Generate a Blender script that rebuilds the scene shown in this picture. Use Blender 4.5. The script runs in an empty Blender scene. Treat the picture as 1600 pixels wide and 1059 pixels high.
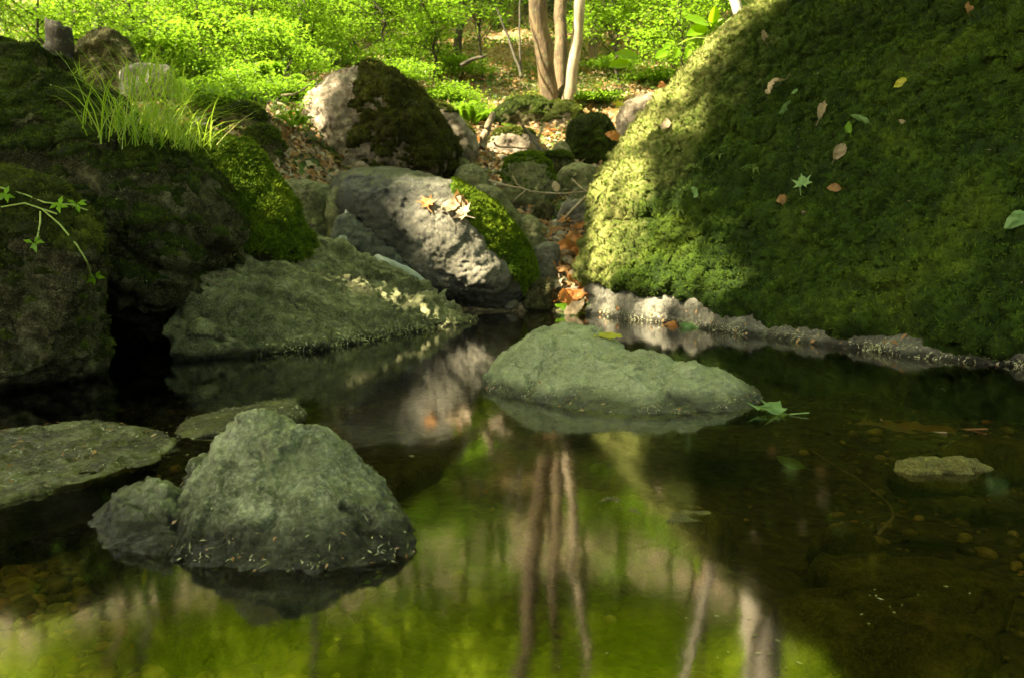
import bpy, bmesh, math
import numpy as np
from mathutils import Vector
from mathutils.bvhtree import BVHTree

R = math.radians
rng = np.random.default_rng(7)
scn = bpy.context.scene
COL = scn.collection

# ------------------------------------------------------------------ camera
H = 0.45
LENS = 28.0
FPX = LENS / 36 * 1600
PITCH = math.atan(149.5 / FPX)
cam = bpy.data.cameras.new('camera')
camo = bpy.data.objects.new('camera', cam)
COL.objects.link(camo)
camo.location = (0, 0, H)
camo.rotation_euler = (math.pi / 2 - PITCH, 0, 0)
cam.lens = LENS
cam.sensor_width = 36
cam.clip_start = 0.02
cam.clip_end = 500
cam.dof.use_dof = True
cam.dof.focus_distance = 1.85
cam.dof.aperture_fstop = 8.5
scn.camera = camo

# ------------------------------------------------------------------ light
SUN = np.array([-0.66, -0.28, 0.72]); SUN /= np.linalg.norm(SUN)
ELEV = math.asin(SUN[2]); AZ = math.atan2(SUN[0], SUN[1])
w = bpy.data.worlds.new("World")
scn.world = w
w.use_nodes = True
nt = w.node_tree
bg = nt.nodes['Background']
sky = nt.nodes.new('ShaderNodeTexSky')
sky.sky_type = 'NISHITA'
sky.sun_disc = False
sky.sun_elevation = ELEV
sky.sun_rotation = AZ
nt.links.new(sky.outputs[0], bg.inputs[0])
bg.inputs[1].default_value = 0.10
sky.dust_density = 3.0
sky.ozone_density = .5
sl = bpy.data.lights.new('sun', 'SUN')
sl.energy = 5.0
sl.angle = R(0.8)
sl.color = (1.0, 0.93, 0.80)
so = bpy.data.objects.new('sun', sl)
COL.objects.link(so)
so.rotation_euler = Vector(SUN).to_track_quat('Z', 'Y').to_euler()
so.location = (-8, -2, 10)
scn.view_settings.view_transform = 'Standard'
scn.view_settings.look = 'None'
scn.view_settings.gamma = 1
scn.view_settings.exposure = 2.95
scn.view_settings.use_white_balance = True
scn.view_settings.white_balance_temperature = 8800
scn.view_settings.white_balance_tint = 2
try:
    scn.cycles.max_bounces = 8
    scn.cycles.transparent_max_bounces = 12
    scn.cycles.diffuse_bounces = 4
    scn.cycles.caustics_reflective = False
    scn.cycles.caustics_refractive = False
    scn.cycles.sample_clamp_indirect = 4.0
    scn.cycles.use_denoising = True
except Exception:
    pass

CA, SA = math.cos(PITCH), math.sin(PITCH)


def ray(px, py):
    u = (px - 800) / FPX
    v = (529.5 - py) / FPX
    return np.array([u, CA + v * SA, -SA + v * CA])


def P(px, py, Y):
    d = ray(px, py)
    return np.array([0, 0, H]) + d * (Y / d[1])


# ------------------------------------------------------------------ noise
_pr = np.random.default_rng(3)
PERM = np.concatenate([_pr.permutation(256)] * 3)
GR = _pr.normal(size=(256, 3)); GR /= np.linalg.norm(GR, axis=1)[:, None]


def _h(ix, iy, iz):
    return PERM[(PERM[(PERM[ix & 255] + iy) & 255] + iz) & 255]


def perlin(p):
    i = np.floor(p).astype(np.int64); f = p - i
    u = f * f * f * (f * (f * 6 - 15) + 10)
    out = 0
    for dx in (0, 1):
        wx = u[:, 0] if dx else 1 - u[:, 0]
        for dy in (0, 1):
            wy = u[:, 1] if dy else 1 - u[:, 1]
            for dz in (0, 1):
                wz = u[:, 2] if dz else 1 - u[:, 2]
                g = GR[_h(i[:, 0] + dx, i[:, 1] + dy, i[:, 2] + dz)]
                d = g[:, 0] * (f[:, 0] - dx) + g[:, 1] * (f[:, 1] - dy) + g[:, 2] * (f[:, 2] - dz)
                out = out + wx * wy * wz * d
    return out * 1.5


def fbm(p, s=1.0, o=4, seed=0.0):
    q = p * s + seed * 17.31 + 100; a = 1; t = 0; n = 0
    for k in range(o):
        t = t + a * perlin(q); n += a; a *= .5; q = q * 2.03 + 5.2
    return t / n * 1.3


def ridged(p, s=1.0, o=3, seed=0.0):
    q = p * s + seed * 11.7 + 60; a = 1; t = 0; n = 0
    for k in range(o):
        t = t + a * (1 - 2.2 * np.abs(perlin(q))); n += a; a *= .5; q = q * 2.1 + 3.3
    return t / n


def cells(p, s):
    q = p * s + 77; i = np.floor(q).astype(np.int64); best = np.full(len(p), 9.0); bid = np.zeros(len(p), np.int64)
    for dx in (-1, 0, 1):
        for dy in (-1, 0, 1):
            for dz in (-1, 0, 1):
                c = i + np.array([dx, dy, dz]); h = _h(c[:, 0], c[:, 1], c[:, 2])
                o = c + 0.5 + GR[h] * 0.45
                d = np.linalg.norm(q - o, axis=1)
                m = d < best
                best = np.where(m, d, best); bid = np.where(m, h, bid)
    return best, bid / 255.0


def sstep(a, b, x):
    t = np.clip((x - a) / (b - a), 0, 1)
    return t * t * (3 - 2 * t)


# ------------------------------------------------------------------ materials
def mat_new(name):
    m = bpy.data.materials.new(name); m.use_nodes = True
    t = m.node_tree
    return m, t, t.nodes['Principled BSDF']


class G:
    """tiny node helper"""
    def __init__(s, t):
        s.t = t; s.tc = None
    def n(s, kind, **kw):
        x = s.t.nodes.new(kind)
        for k, v in kw.items():
            setattr(x, k, v)
        return x
    def l(s, a, b):
        s.t.links.new(a, b)
    def coord(s):
        if s.tc is None:
            s.tc = s.n('ShaderNodeTexCoord')
        return s.tc.outputs['Object']
    def noise(s, scale, detail=5, rough=.6, dist=0, vec=None):
        x = s.n('ShaderNodeTexNoise'); s.l(vec or s.coord(), x.inputs['Vector'])
        x.inputs['Scale'].default_value = scale; x.inputs['Detail'].default_value = detail
        x.inputs['Roughness'].default_value = rough; x.inputs['Distortion'].default_value = dist
        return x.outputs['Fac']
    def vor(s, scale, feature='F1', vec=None):
        x = s.n('ShaderNodeTexVoronoi', feature=feature); s.l(vec or s.coord(), x.inputs['Vector'])
        x.inputs['Scale'].default_value = scale
        return x
    def ramp(s, fac, stops):
        x = s.n('ShaderNodeValToRGB'); e = x.color_ramp.elements
        while len(e) < len(stops): e.new(.5)
        for q, (p, c) in zip(e, stops):
            q.position = p; q.color = (*c, 1) if len(c) == 3 else c
        s.l(fac, x.inputs[0]); return x.outputs[0]
    def mix(s, fac, a, b, mode='MIX'):
        x = s.n('ShaderNodeMix', data_type='RGBA', blend_type=mode)
        for v, i in ((fac, 0), (a, 6), (b, 7)):
            if hasattr(v, 'is_linked'): s.l(v, x.inputs[i])
            else: x.inputs[i].default_value = v if i == 0 else (*v, 1)
        return x.outputs[2]
    def math(s, op, a, b=0, clamp=False):
        x = s.n('ShaderNodeMath', operation=op, use_clamp=clamp)
        for v, i in ((a, 0), (b, 1)):
            if hasattr(v, 'is_linked'): s.l(v, x.inputs[i])
            else: x.inputs[i].default_value = v
        return x.outputs[0]
    def mapr(s, v, a, b, c=0, d=1):
        x = s.n('ShaderNodeMapRange'); s.l(v, x.inputs[0])
        for k, q in enumerate((a, b, c, d)): x.inputs[k + 1].default_value = q
        return x.outputs[0]
    def posz(s):
        g = s.n('ShaderNodeNewGeometry'); q = s.n('ShaderNodeSeparateXYZ'); s.l(g.outputs['Position'], q.inputs[0])
        return q.outputs[2], g


BLK = (0, 0, 0); WHT = (1, 1, 1)


def rock_mat(name, dark, mid, light, scale=1.0, bump=.35, wet=True, film=None, speck=.25, rough=.75, wz=.035):
    m, t, b = mat_new(name); g = G(t)
    n1 = g.noise(3.0 * scale, 9, .70, .5)
    c = g.ramp(n1, [(.34, dark), (.50, mid), (.64, light)])
    n2 = g.noise(16 * scale, 9, .75, .3)
    c = g.mix(g.mapr(n2, .42, .62, 0, .6), c, dark)
    c = g.mix(g.mapr(n2, .42, .30, 0, .7), c, light)
    n3 = g.noise(70 * scale, 4, .7)
    c = g.mix(g.mapr(n3, .52, .60, 0, speck), c, light)
    c = g.mix(g.mapr(n3, .45, .36, 0, speck * .9), c, tuple(x * .4 for x in dark))
    dv = g.n('ShaderNodeVectorMath', operation='ADD'); nn_ = g.n('ShaderNodeTexNoise'); nn_.inputs['Scale'].default_value = 5 * scale; nn_.inputs['Detail'].default_value = 6
    g.l(g.coord(), nn_.inputs['Vector']); vs = g.n('ShaderNodeVectorMath', operation='SCALE'); g.l(nn_.outputs['Color'], vs.inputs[0]); vs.inputs['Scale'].default_value = .35 / scale
    g.l(g.coord(), dv.inputs[0]); g.l(vs.outputs[0], dv.inputs[1])
    ce = g.vor(2.2 * scale, 'DISTANCE_TO_EDGE', vec=dv.outputs[0]).outputs['Distance']
    crack = g.mapr(ce, .0, .035, 1, 0); crack = g.math('MULTIPLY', crack, g.mapr(g.noise(2.5 * scale, 3), .48, .60, 0, 1))
    c = g.mix(g.math('MULTIPLY', crack, .75), c, tuple(x * .35 for x in dark))
    if film:   # thin algae / lichen film
        nf = g.noise(6 * scale, 7, .7)
        c = g.mix(g.mapr(nf, .45, .60, 0, .45), c, film)
    z, _ = g.posz()
    if wet:
        nz = g.noise(9, 5, .6)
        zz = g.math('ADD', z, g.math('MULTIPLY', g.math('SUBTRACT', nz, .5), .05))
        wf = g.mapr(zz, wz, wz * .35)
        c = g.mix(wf, c, g.mix(.86, c, (0.006, .006, .003)))
        g.l(g.mapr(zz, wz, wz * .35, rough, .3), b.inputs['Roughness'])
    else:
        b.inputs['Roughness'].default_value = rough
    g.l(c, b.inputs['Base Color'])
    b.inputs['Specular IOR Level'].default_value = .35
    hh = g.math('ADD', g.math('MULTIPLY', n2, .7), g.math('MULTIPLY', n3, .35))
    hh = g.math('ADD', hh, g.math('MULTIPLY', g.noise(160 * scale, 3, .6), .25))
    hh = g.math('SUBTRACT', hh, g.math('MULTIPLY', crack, .5))
    hh = g.math('ADD', hh, g.math('MULTIPLY', g.mapr(g.noise(7 * scale, 9, .8, .8), .47, .53, 0, 1), .35))
    bp = g.n('ShaderNodeBump'); bp.inputs['Strength'].default_value = bump; bp.inputs['Distance'].default_value = .07 / scale
    g.l(hh, bp.inputs['Height']); g.l(bp.outputs[0], b.inputs['Normal'])
    return m


def moss_mat(name, dark, mid, light, sc=1.0):
    m, t, b = mat_new(name); g = G(t)
    z, geo = g.posz()
    n1 = g.noise(2.2 * sc, 6, .6, .3)
    c = g.ramp(n1, [(.32, dark), (.5, mid), (.70, light)])
    n2 = g.noise(28, 4, .6)
    c = g.mix(g.mapr(n2, .58, .38, 0, .6), c, tuple(x * .4 for x in dark))
    ri = geo.outputs['Random Per Island']
    at = g.n('ShaderNodeAttribute'); at.attribute_name = 'tip'; tp = at.outputs['Fac']
    c = g.mix(g.math('MULTIPLY', g.math('MULTIPLY', ri, tp), .9), c, light)
    # young tips are pale, the shade in the gaps beneath is painted dark
    c = g.mix(g.mapr(tp, 0, .45, .72, 0), c, tuple(x * .35 for x in dark))
    g.l(c, b.inputs['Base Color'])
    b.inputs['Roughness'].default_value = .9
    b.inputs['Specular IOR Level'].default_value = .15
    n3 = g.noise(140, 4, .7)
    bp = g.n('ShaderNodeBump'); bp.inputs['Strength'].default_value = .9; bp.inputs['Distance'].default_value = .012
    g.l(g.math('ADD', n3, g.noise(420, 2, .5)), bp.inputs['Height']); g.l(bp.outputs[0], b.inputs['Normal'])
    return m


def leaf_mat(name, a, b_, c_, trans=.5, tcol=None, gloss=.45):
    m = bpy.data.materials.new(name); m.use_nodes = True
    t = m.node_tree; g = G(t); b = t.nodes['Principled BSDF']; out = t.nodes['Material Output']
    geo = g.n('ShaderNodeNewGeometry')
    col = g.ramp(geo.outputs['Random Per Island'], [(0, a), (.5, b_), (1, c_)])
    col = g.mix(g.mapr(g.noise(60, 3, .6), .4, .7, 0, .35), col, tuple(x * .55 for x in a))
    g.l(col, b.inputs['Base Color']); b.inputs['Roughness'].default_value = gloss
    b.inputs['Specular IOR Level'].default_value = .3
    tr = g.n('ShaderNodeBsdfTranslucent')
    if tcol:
        g.l(g.mix(.65, col, tcol), tr.inputs[0])
    else:
        g.l(col, tr.inputs[0])
    mx = g.n('ShaderNodeMixShader'); mx.inputs[0].default_value = trans
    g.l(b.outputs[0], mx.inputs[1]); g.l(tr.outputs[0], mx.inputs[2]); g.l(mx.outputs[0], out.inputs[0])
    return m


def bark_mat(name, dark, light, sc=1.0, stretch=.25, bump=1.0):
    m, t, b = mat_new(name); g = G(t)
    mp = g.n('ShaderNodeMapping'); g.l(g.coord(), mp.inputs[0]); mp.inputs['Scale'].default_value = (1, 1, stretch)
    v = mp.outputs[0]
    n1 = g.noise(16 * sc, 6, .7, .5, v); n2 = g.noise(3 * sc, 4, .5)
    c = g.ramp(n1, [(.32, dark), (.62, light)])
    c = g.mix(g.mapr(n2, .42, .58, 0, .7), c, dark)
    c = g.mix(g.mapr(g.noise(9 * sc, 5, .7), .56, .62, 0, .5), c, (.12, .15, .06))
    g.l(c, b.inputs['Base Color']); b.inputs['Roughness'].default_value = .85
    bp = g.n('ShaderNodeBump'); bp.inputs['Strength'].default_value = bump; bp.inputs['Distance'].default_value = .02
    g.l(n1, bp.inputs['Height']); g.l(bp.outputs[0], b.inputs['Normal'])
    return m


M = {}
M['rock_green'] = rock_mat('green_grey_stone', (.035, .038, .018), (.25, .275, .16), (.62, .65, .46), 2.0, .8, film=(.20, .235, .11), rough=.7, speck=.3, wz=.075)
M['rock_smooth'] = rock_mat('smooth_green_stone', (.10, .115, .06), (.24, .265, .165), (.36, .39, .26), 2.4, .6, speck=.5, film=(.20, .235, .13), rough=.65, wz=.045)
M['rock_grey'] = rock_mat('grey_stone', (.05, .05, .038), (.14, .135, .11), (.32, .31, .27), 1.8, .7)
M['rock_stream'] = rock_mat('stream_stone', (.06, .058, .044), (.16, .15, .12), (.32, .30, .25), 1.8, .6, speck=.4)
_t = M['rock_stream'].node_tree; _g = G(_t); _b = _t.nodes['Principled BSDF']
_src = _b.inputs['Base Color'].links[0].from_socket; _sx = _g.n('ShaderNodeSeparateXYZ'); _g.l(_g.coord(), _sx.inputs[0])
_wx = _g.math('ADD', _g.math('ADD', _sx.outputs[0], _g.math('MULTIPLY', _sx.outputs[2], -.35)), _g.math('MULTIPLY', _g.noise(4, 5, .6), .45))
_lz = _g.mapr(_g.math('ADD', _sx.outputs[2], _g.math('MULTIPLY', _g.noise(5, 5, .6), .25)), .30, .42, 1, 0)
_wf = _g.math('MAXIMUM', _g.mapr(_wx, -.10, .10, 1, 0), _lz)     # side kept wet by the running water
_g.l(_g.mix(_wf, _src, _g.mix(.8, _src, (.006, .010, .007))), _b.inputs['Base Color'])
_g.l(_g.mapr(_wf, 0, 1, .7, .25), _b.inputs['Roughness'])
M['rock_dark'] = rock_mat('dark_stone', (.012, .012, .004), (.075, .073, .036), (.23, .22, .12), 2.4, 1., film=(.030, .032, .007), speck=.6, rough=.95, wz=.03)
M['rock_dark'].node_tree.nodes['Principled BSDF'].inputs['Specular IOR Level'].default_value = .08
M['rock_wet'] = rock_mat('wet_dark_stone', (.02, .024, .02), (.07, .08, .065), (.22, .25, .21), 1.6, .5, rough=.32)
M['rock_tan'] = rock_mat('tan_stone', (.09, .07, .045), (.23, .185, .14), (.38, .32, .26), 1.6, .7, wet=False, speck=.4)
M['rock_brown'] = rock_mat('brown_stone', (.07, .05, .03), (.28, .22, .165), (.50, .43, .36), 1.4, .8, wet=False, speck=.4)
M['rock_slope'] = rock_mat('algae_slope_stone', (.05, .054, .022), (.24, .245, .12), (.50, .51, .29), 1.8, 1., film=(.11, .14, .05), speck=.4)
M['rock_bed'] = rock_mat('algae_bed_stone', (.035, .030, .006), (.13, .118, .026), (.26, .24, .07), 4, .8, wet=False, speck=.5)
M['rock_slab'] = rock_mat('olive_slab_stone', (.010, .009, .003), (.055, .052, .016), (.24, .25, .13), 2.4, .8, wet=False, film=(.12, .12, .02), rough=.35, speck=.5)
M['moss_dark'] = moss_mat('dark_moss', (.014, .024, .003), (.050, .085, .008), (.15, .22, .022))
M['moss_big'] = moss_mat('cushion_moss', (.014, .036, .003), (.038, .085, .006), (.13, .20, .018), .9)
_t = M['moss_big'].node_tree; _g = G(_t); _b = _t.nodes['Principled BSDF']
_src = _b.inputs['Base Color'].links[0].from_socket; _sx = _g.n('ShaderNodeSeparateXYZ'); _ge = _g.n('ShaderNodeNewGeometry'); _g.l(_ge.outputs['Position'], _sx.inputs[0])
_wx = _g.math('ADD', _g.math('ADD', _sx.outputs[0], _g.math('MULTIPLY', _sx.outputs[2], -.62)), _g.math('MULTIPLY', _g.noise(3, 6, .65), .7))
_wf = _g.mapr(_wx, .86, .60, 0, 1)     # dried, yellowed moss along the left shoulder, with the sunlit rim's brightness painted in
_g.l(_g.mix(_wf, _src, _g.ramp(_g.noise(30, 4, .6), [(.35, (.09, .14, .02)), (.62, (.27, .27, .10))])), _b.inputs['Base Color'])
M['moss_bright'] = moss_mat('bright_moss', (.030, .085, .004), (.085, .165, .008), (.24, .34, .025), 1.6)
M['moss_brown'] = moss_mat('brownish_moss', (.022, .022, .004), (.065, .072, .009), (.16, .18, .025), 1.8)
M['moss_olive'] = moss_mat('olive_moss', (.025, .035, .005), (.070, .098, .010), (.17, .21, .025), 1.2)
M['leaf_shrub'] = leaf_mat('shrub_leaf', (.03, .085, .008), (.07, .15, .016), (.18, .28, .04), .5, (.24, .45, .04))
M['leaf_crown'] = leaf_mat('crown_leaf', (.06, .15, .01), (.10, .24, .012), (.16, .32, .02), .75, (.68, .86, .09))
M['leaf_cover'] = leaf_mat('ground_cover_leaf', (.02, .042, .006), (.045, .08, .012), (.12, .17, .03), .4, (.2, .3, .04))
M['leaf_near'] = leaf_mat('sapling_leaf', (.12, .28, .02), (.17, .36, .025), (.20, .40, .03), .6, (.42, .68, .04))
M['leaf_green'] = leaf_mat('fallen_green_leaf', (.08, .17, .06), (.14, .25, .09), (.22, .34, .13), .3, (.3, .4, .1))
M['leaf_brown'] = leaf_mat('dry_leaf', (.16, .075, .03), (.34, .19, .09), (.52, .36, .22), .3, (.6, .3, .1), .6)
M['leaf_orange'] = leaf_mat('orange_dry_leaf', (.30, .10, .03), (.45, .20, .07), (.60, .36, .18), .35, (.7, .3, .08), .55)
M['leaf_pale'] = leaf_mat('pale_dry_leaf', (.20, .15, .09), (.32, .25, .17), (.45, .38, .28), .25, None, .6)
M['leaf_yellow'] = leaf_mat('yellow_leaf', (.30, .30, .04), (.42, .40, .05), (.5, .46, .06), .4, (.6, .55, .05))
M['grass'] = leaf_mat('grass_blade', (.05, .12, .012), (.13, .26, .03), (.38, .40, .14), .45, (.4, .58, .06))
M['bark'] = bark_mat('brown_bark', (.035, .022, .010), (.16, .105, .055), 1.6, .25, 1.)
M['bark_dark'] = bark_mat('dark_bark', (.012, .01, .007), (.05, .04, .025), 1)
M['bark_white'] = bark_mat('white_bark', (.22, .18, .14), (.50, .46, .41), .8, 1.5, .3)
M['bark_black'] = bark_mat('rotten_bark', (.004, .003, .002), (.022, .016, .010), 2, .2, 1.)
M['bark_pale'] = bark_mat('pale_brown_bark', (.13, .10, .065), (.38, .31, .23), 1)
M['twig'] = bark_mat('pale_twig', (.14, .10, .06), (.38, .31, .22), 3)
M['stem'] = leaf_mat('green_stem', (.25, .34, .08), (.33, .42, .12), (.4, .48, .16), .2)
M['seed'] = leaf_mat('pale_seed_husk', (.22, .22, .11), (.38, .37, .24), (.55, .54, .40), .2)
M['seed_pale'] = leaf_mat('bleached_seed_husk', (.35, .35, .22), (.52, .52, .38), (.68, .68, .55), .2)
M['wetseed'] = leaf_mat('wet_seed_husk', (.16, .17, .06), (.30, .31, .14), (.5, .5, .3), .2)

# ground
m, t, b = mat_new('forest_floor'); g = G(t)
z, geo = g.posz()
n1 = g.noise(1.1, 7, .65, .4); n2 = g.noise(9, 6, .7); n3 = g.vor(26)
lit = g.ramp(n2, [(.3, (.05, .03, .018)), (.5, (.17, .11, .065)), (.68, (.40, .31, .22))])
lit = g.mix(.55, lit, g.ramp(n3.outputs['Color'], [(.1, (.06, .035, .02)), (.5, (.22, .14, .085)), (.9, (.5, .40, .30))]))
grn = g.ramp(n2, [(.35, (.02, .045, .008)), (.65, (.09, .16, .02))])
c = g.mix(g.mapr(n1, .49, .57), lit, grn)
bed = g.ramp(g.noise(30, 5, .7), [(.3, (.012, .010, .003)), (.5, (.04, .034, .010)), (.72, (.10, .09, .03))])
c = g.mix(g.mapr(z, .03, -.01), c, bed)
g.l(c, b.inputs['Base Color']); b.inputs['Roughness'].default_value = .9
bp = g.n('ShaderNodeBump'); bp.inputs['Strength'].default_value = .8; bp.inputs['Distance'].default_value = .05
g.l(g.math('ADD', n2, n3.outputs['Distance']), bp.inputs['Height']); g.l(bp.outputs[0], b.inputs['Normal'])
M['ground'] = m

# water: clear tannin stained surface, mirror by fresnel
m = bpy.data.materials.new('pond_water'); m.use_nodes = True; t = m.node_tree; g = G(t)
t.nodes.remove(t.nodes['Principled BSDF']); out = t.nodes['Material Output']
mp = g.n('ShaderNodeMapping'); g.l(g.coord(), mp.inputs[0]); mp.inputs['Scale'].default_value = (1.6, 1, 1)
bp = g.n('ShaderNodeBump'); bp.inputs['Strength'].default_value = .022; bp.inputs['Distance'].default_value = .02
g.l(g.noise(5, 3, .5, .6, mp.outputs[0]), bp.inputs['Height'])
fr = g.n('ShaderNodeFresnel'); fr.inputs[0].default_value = 1.72
tr = g.n('ShaderNodeBsdfTransparent'); tr.inputs[0].default_value = (.88, .76, .46, 1)
gl = g.n('ShaderNodeBsdfGlossy'); gl.inputs['Roughness'].default_value = .07; gl.inputs[0].default_value = (1, 1, 1, 1)
g.l(bp.outputs[0], gl.inputs['Normal'])
mx = g.n('ShaderNodeMixShader'); g.l(fr.outputs[0], mx.inputs[0]); g.l(tr.outputs[0], mx.inputs[1]); g.l(gl.outputs[0], mx.inputs[2])
g.l(mx.outputs[0], out.inputs[0])
M['water'] = m
m, t, b = mat_new('falling_water'); g = G(t)
b.inputs['Base Color'].default_value = (.5, .58, .5, 1); b.inputs['Roughness'].default_value = .12
b.inputs['Transmission Weight'].default_value = .55; b.inputs['IOR'].default_value = 1.33
M['cascade'] = m
m, t, b = mat_new('fine_foam'); b.inputs['Base Color'].default_value = (.55, .6, .5, 1); b.inputs['Roughness'].default_value = .4
M['foam'] = m


# ------------------------------------------------------------------ object helpers
def tag(o, label=None, cat=None, group=None, kind=None):
    if label: o['label'] = label
    if cat: o['category'] = cat
    if group: o['group'] = group
    if kind: o['kind'] = kind
    return o


def mesh_np(name, V, F, mats, parent=None, smooth=True, loc=None, tip=None):
    """V (n,3); F (m,k) int array or list of them"""
    V = np.asarray(V, float)
    if loc is None:
        loc = (0, 0, 0) if parent is not None else (V[:, 0].mean(), V[:, 1].mean(), V[:, 2].min())
    if parent is not None:
        base = np.array(parent['_base']) if '_base' in parent else np.zeros(3)
        V = V - base
    else:
        V = V - np.array(loc)
    me = bpy.data.meshes.new(name)
    Fs = F if isinstance(F, list) else [F]
    Fs = [np.asarray(f, np.int64) for f in Fs if len(f)]
    tot = sum(len(f) for f in Fs)
    me.vertices.add(len(V)); me.vertices.foreach_set('co', V.astype(np.float32).ravel())
    li = np.concatenate([f.ravel() for f in Fs])
    sizes = np.concatenate([np.full(len(f), f.shape[1]) for f in Fs])
    st = np.concatenate([[0], np.cumsum(sizes)[:-1]])
    me.loops.add(len(li)); me.loops.foreach_set('vertex_index', li.astype(np.int32))
    me.polygons.add(tot); me.polygons.foreach_set('loop_start', st.astype(np.int32))
    me.polygons.foreach_set('loop_total', sizes.astype(np.int32))
    me.update(calc_edges=True)
    if tip is not None:
        at = me.attributes.new('tip', 'FLOAT', 'POINT'); at.data.foreach_set('value', np.asarray(tip, np.float32))
    if smooth:
        me.polygons.foreach_set('use_smooth', np.ones(tot, bool))
    for mm in (mats if isinstance(mats, list) else [mats]):
        me.materials.append(M[mm] if isinstance(mm, str) else mm)
    o = bpy.data.objects.new(name, me); COL.objects.link(o)
    if parent is not None: o.parent = parent
    else:
        o.location = loc; o['_base'] = [float(x) for x in loc]
    return o


def empty(name, loc):
    o = bpy.data.objects.new(name, None); COL.objects.link(o); o.location = loc
    o.empty_display_size = .1; o['_base'] = [float(x) for x in loc]
    return o


def hull_pts(sil, T=.5, front=None, Y=None, shrink=.72, ffr=None):
    """silhouette (px,py[,Y]) -> points, plus shrunk copies behind (T) and optionally in front"""
    S = np.array([P(s[0], s[1], s[2] if len(s) > 2 else Y) for s in sil])
    pts = [S]
    px = np.array([s[0] for s in sil], float); py = np.array([s[1] for s in sil], float); cx, cy = px.mean(), py.mean()
    def lay(f, dy):
        return np.array([P(cx + (a - cx) * f, cy + (b - cy) * f, q + dy) for a, b, q in zip(px, py, S[:, 1])])
    zb = S[:, 2].min()
    for f, dy in ((.95, T * .5), (shrink, T)):
        B = lay(f, dy); pts.append(B); B = B.copy(); B[:, 2] = zb; pts.append(B)
    if ffr:
        pts.append(lay(.95, -ffr * .55)); pts.append(lay(shrink, -ffr))
    if front:
        pts.append(np.array([P(*q) for q in front]))
    return np.vstack(pts)


def build_hulls(hulls, voxel):
    bm = bmesh.new()
    for pts in hulls:
        b2 = bmesh.new()
        vs = [b2.verts.new(p) for p in pts]
        r = bmesh.ops.convex_hull(b2, input=vs)
        kill = [v for v in set(r['geom_interior'] + r['geom_unused']) if isinstance(v, bmesh.types.BMVert)]
        bmesh.ops.delete(b2, geom=kill, context='VERTS')
        mt = bpy.data.meshes.new('tmp'); b2.to_mesh(mt); b2.free(); bm.from_mesh(mt); bpy.data.meshes.remove(mt)
    bmesh.ops.recalc_face_normals(bm, faces=bm.faces)
    mt = bpy.data.meshes.new('tmp'); bm.to_mesh(mt); bm.free()
    o = bpy.data.objects.new('tmp', mt); COL.objects.link(o)
    md = o.modifiers.new('r', 'REMESH'); md.mode = 'VOXEL'; md.voxel_size = voxel
    dg = bpy.context.evaluated_depsgraph_get()
    ev = o.evaluated_get(dg); me = ev.to_mesh()
    V = np.empty(len(me.vertices) * 3, np.float32); me.vertices.foreach_get('co', V); V = V.reshape(-1, 3).astype(float)
    n = len(me.polygons); lt = np.empty(n, np.int32); me.polygons.foreach_get('loop_total', lt)
    li = np.empty(len(me.loops), np.int32); me.loops.foreach_get('vertex_index', li)
    ls = np.concatenate([[0], np.cumsum(lt)[:-1]])
    q = lt == 4
    Q = li[ls[q][:, None] + np.arange(4)]
    Tt = li[ls[~q][:, None] + np.arange(3)] if (~q).any() else np.zeros((0, 3), np.int32)
    ev.to_mesh_clear(); bpy.data.objects.remove(o); bpy.data.meshes.remove(mt)
    return V, Q.astype(np.int64), Tt.astype(np.int64)


def edges_of(Q, T):
    E = [np.stack([Q[:, i], Q[:, (i + 1) % 4]], 1) for i in range(4)]
    if len(T): E += [np.stack([T[:, i], T[:, (i + 1) % 3]], 1) for i in range(3)]
    return np.concatenate(E)


def lap(V, E, it):
    n = len(V)
    cnt = np.maximum(np.bincount(E[:, 0], minlength=n) + np.bincount(E[:, 1], minlength=n), 1)
    for _ in range(it):
        A = np.stack([np.bincount(E[:, 0], V[E[:, 1], k], n) + np.bincount(E[:, 1], V[E[:, 0], k], n) for k in range(3)], 1)
        V = V * .35 + A / cnt[:, None] * .65
    return V


def normals(V, Q, T):
    N = np.zeros_like(V)
    fn = np.cross(V[Q[:, 2]] - V[Q[:, 0]], V[Q[:, 3]] - V[Q[:, 1]])
    for k in range(4):
        for a in range(3): N[:, a] += np.bincount(Q[:, k], fn[:, a], len(V))
    if len(T):
        fn = np.cross(V[T[:, 1]] - V[T[:, 0]], V[T[:, 2]] - V[T[:, 0]])
        for k in range(3):
            for a in range(3): N[:, a] += np.bincount(T[:, k], fn[:, a], len(V))
    return N / np.maximum(np.linalg.norm(N, axis=1), 1e-12)[:, None]


def toP(V):
    """world -> photo pixel"""
    d = V - np.array([0, 0, H])
    f = d[:, 1] * CA - d[:, 2] * SA; u = d[:, 0]; v = d[:, 1] * SA + d[:, 2] * CA
    return 800 + u / f * FPX, 529.5 - v / f * FPX


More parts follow.
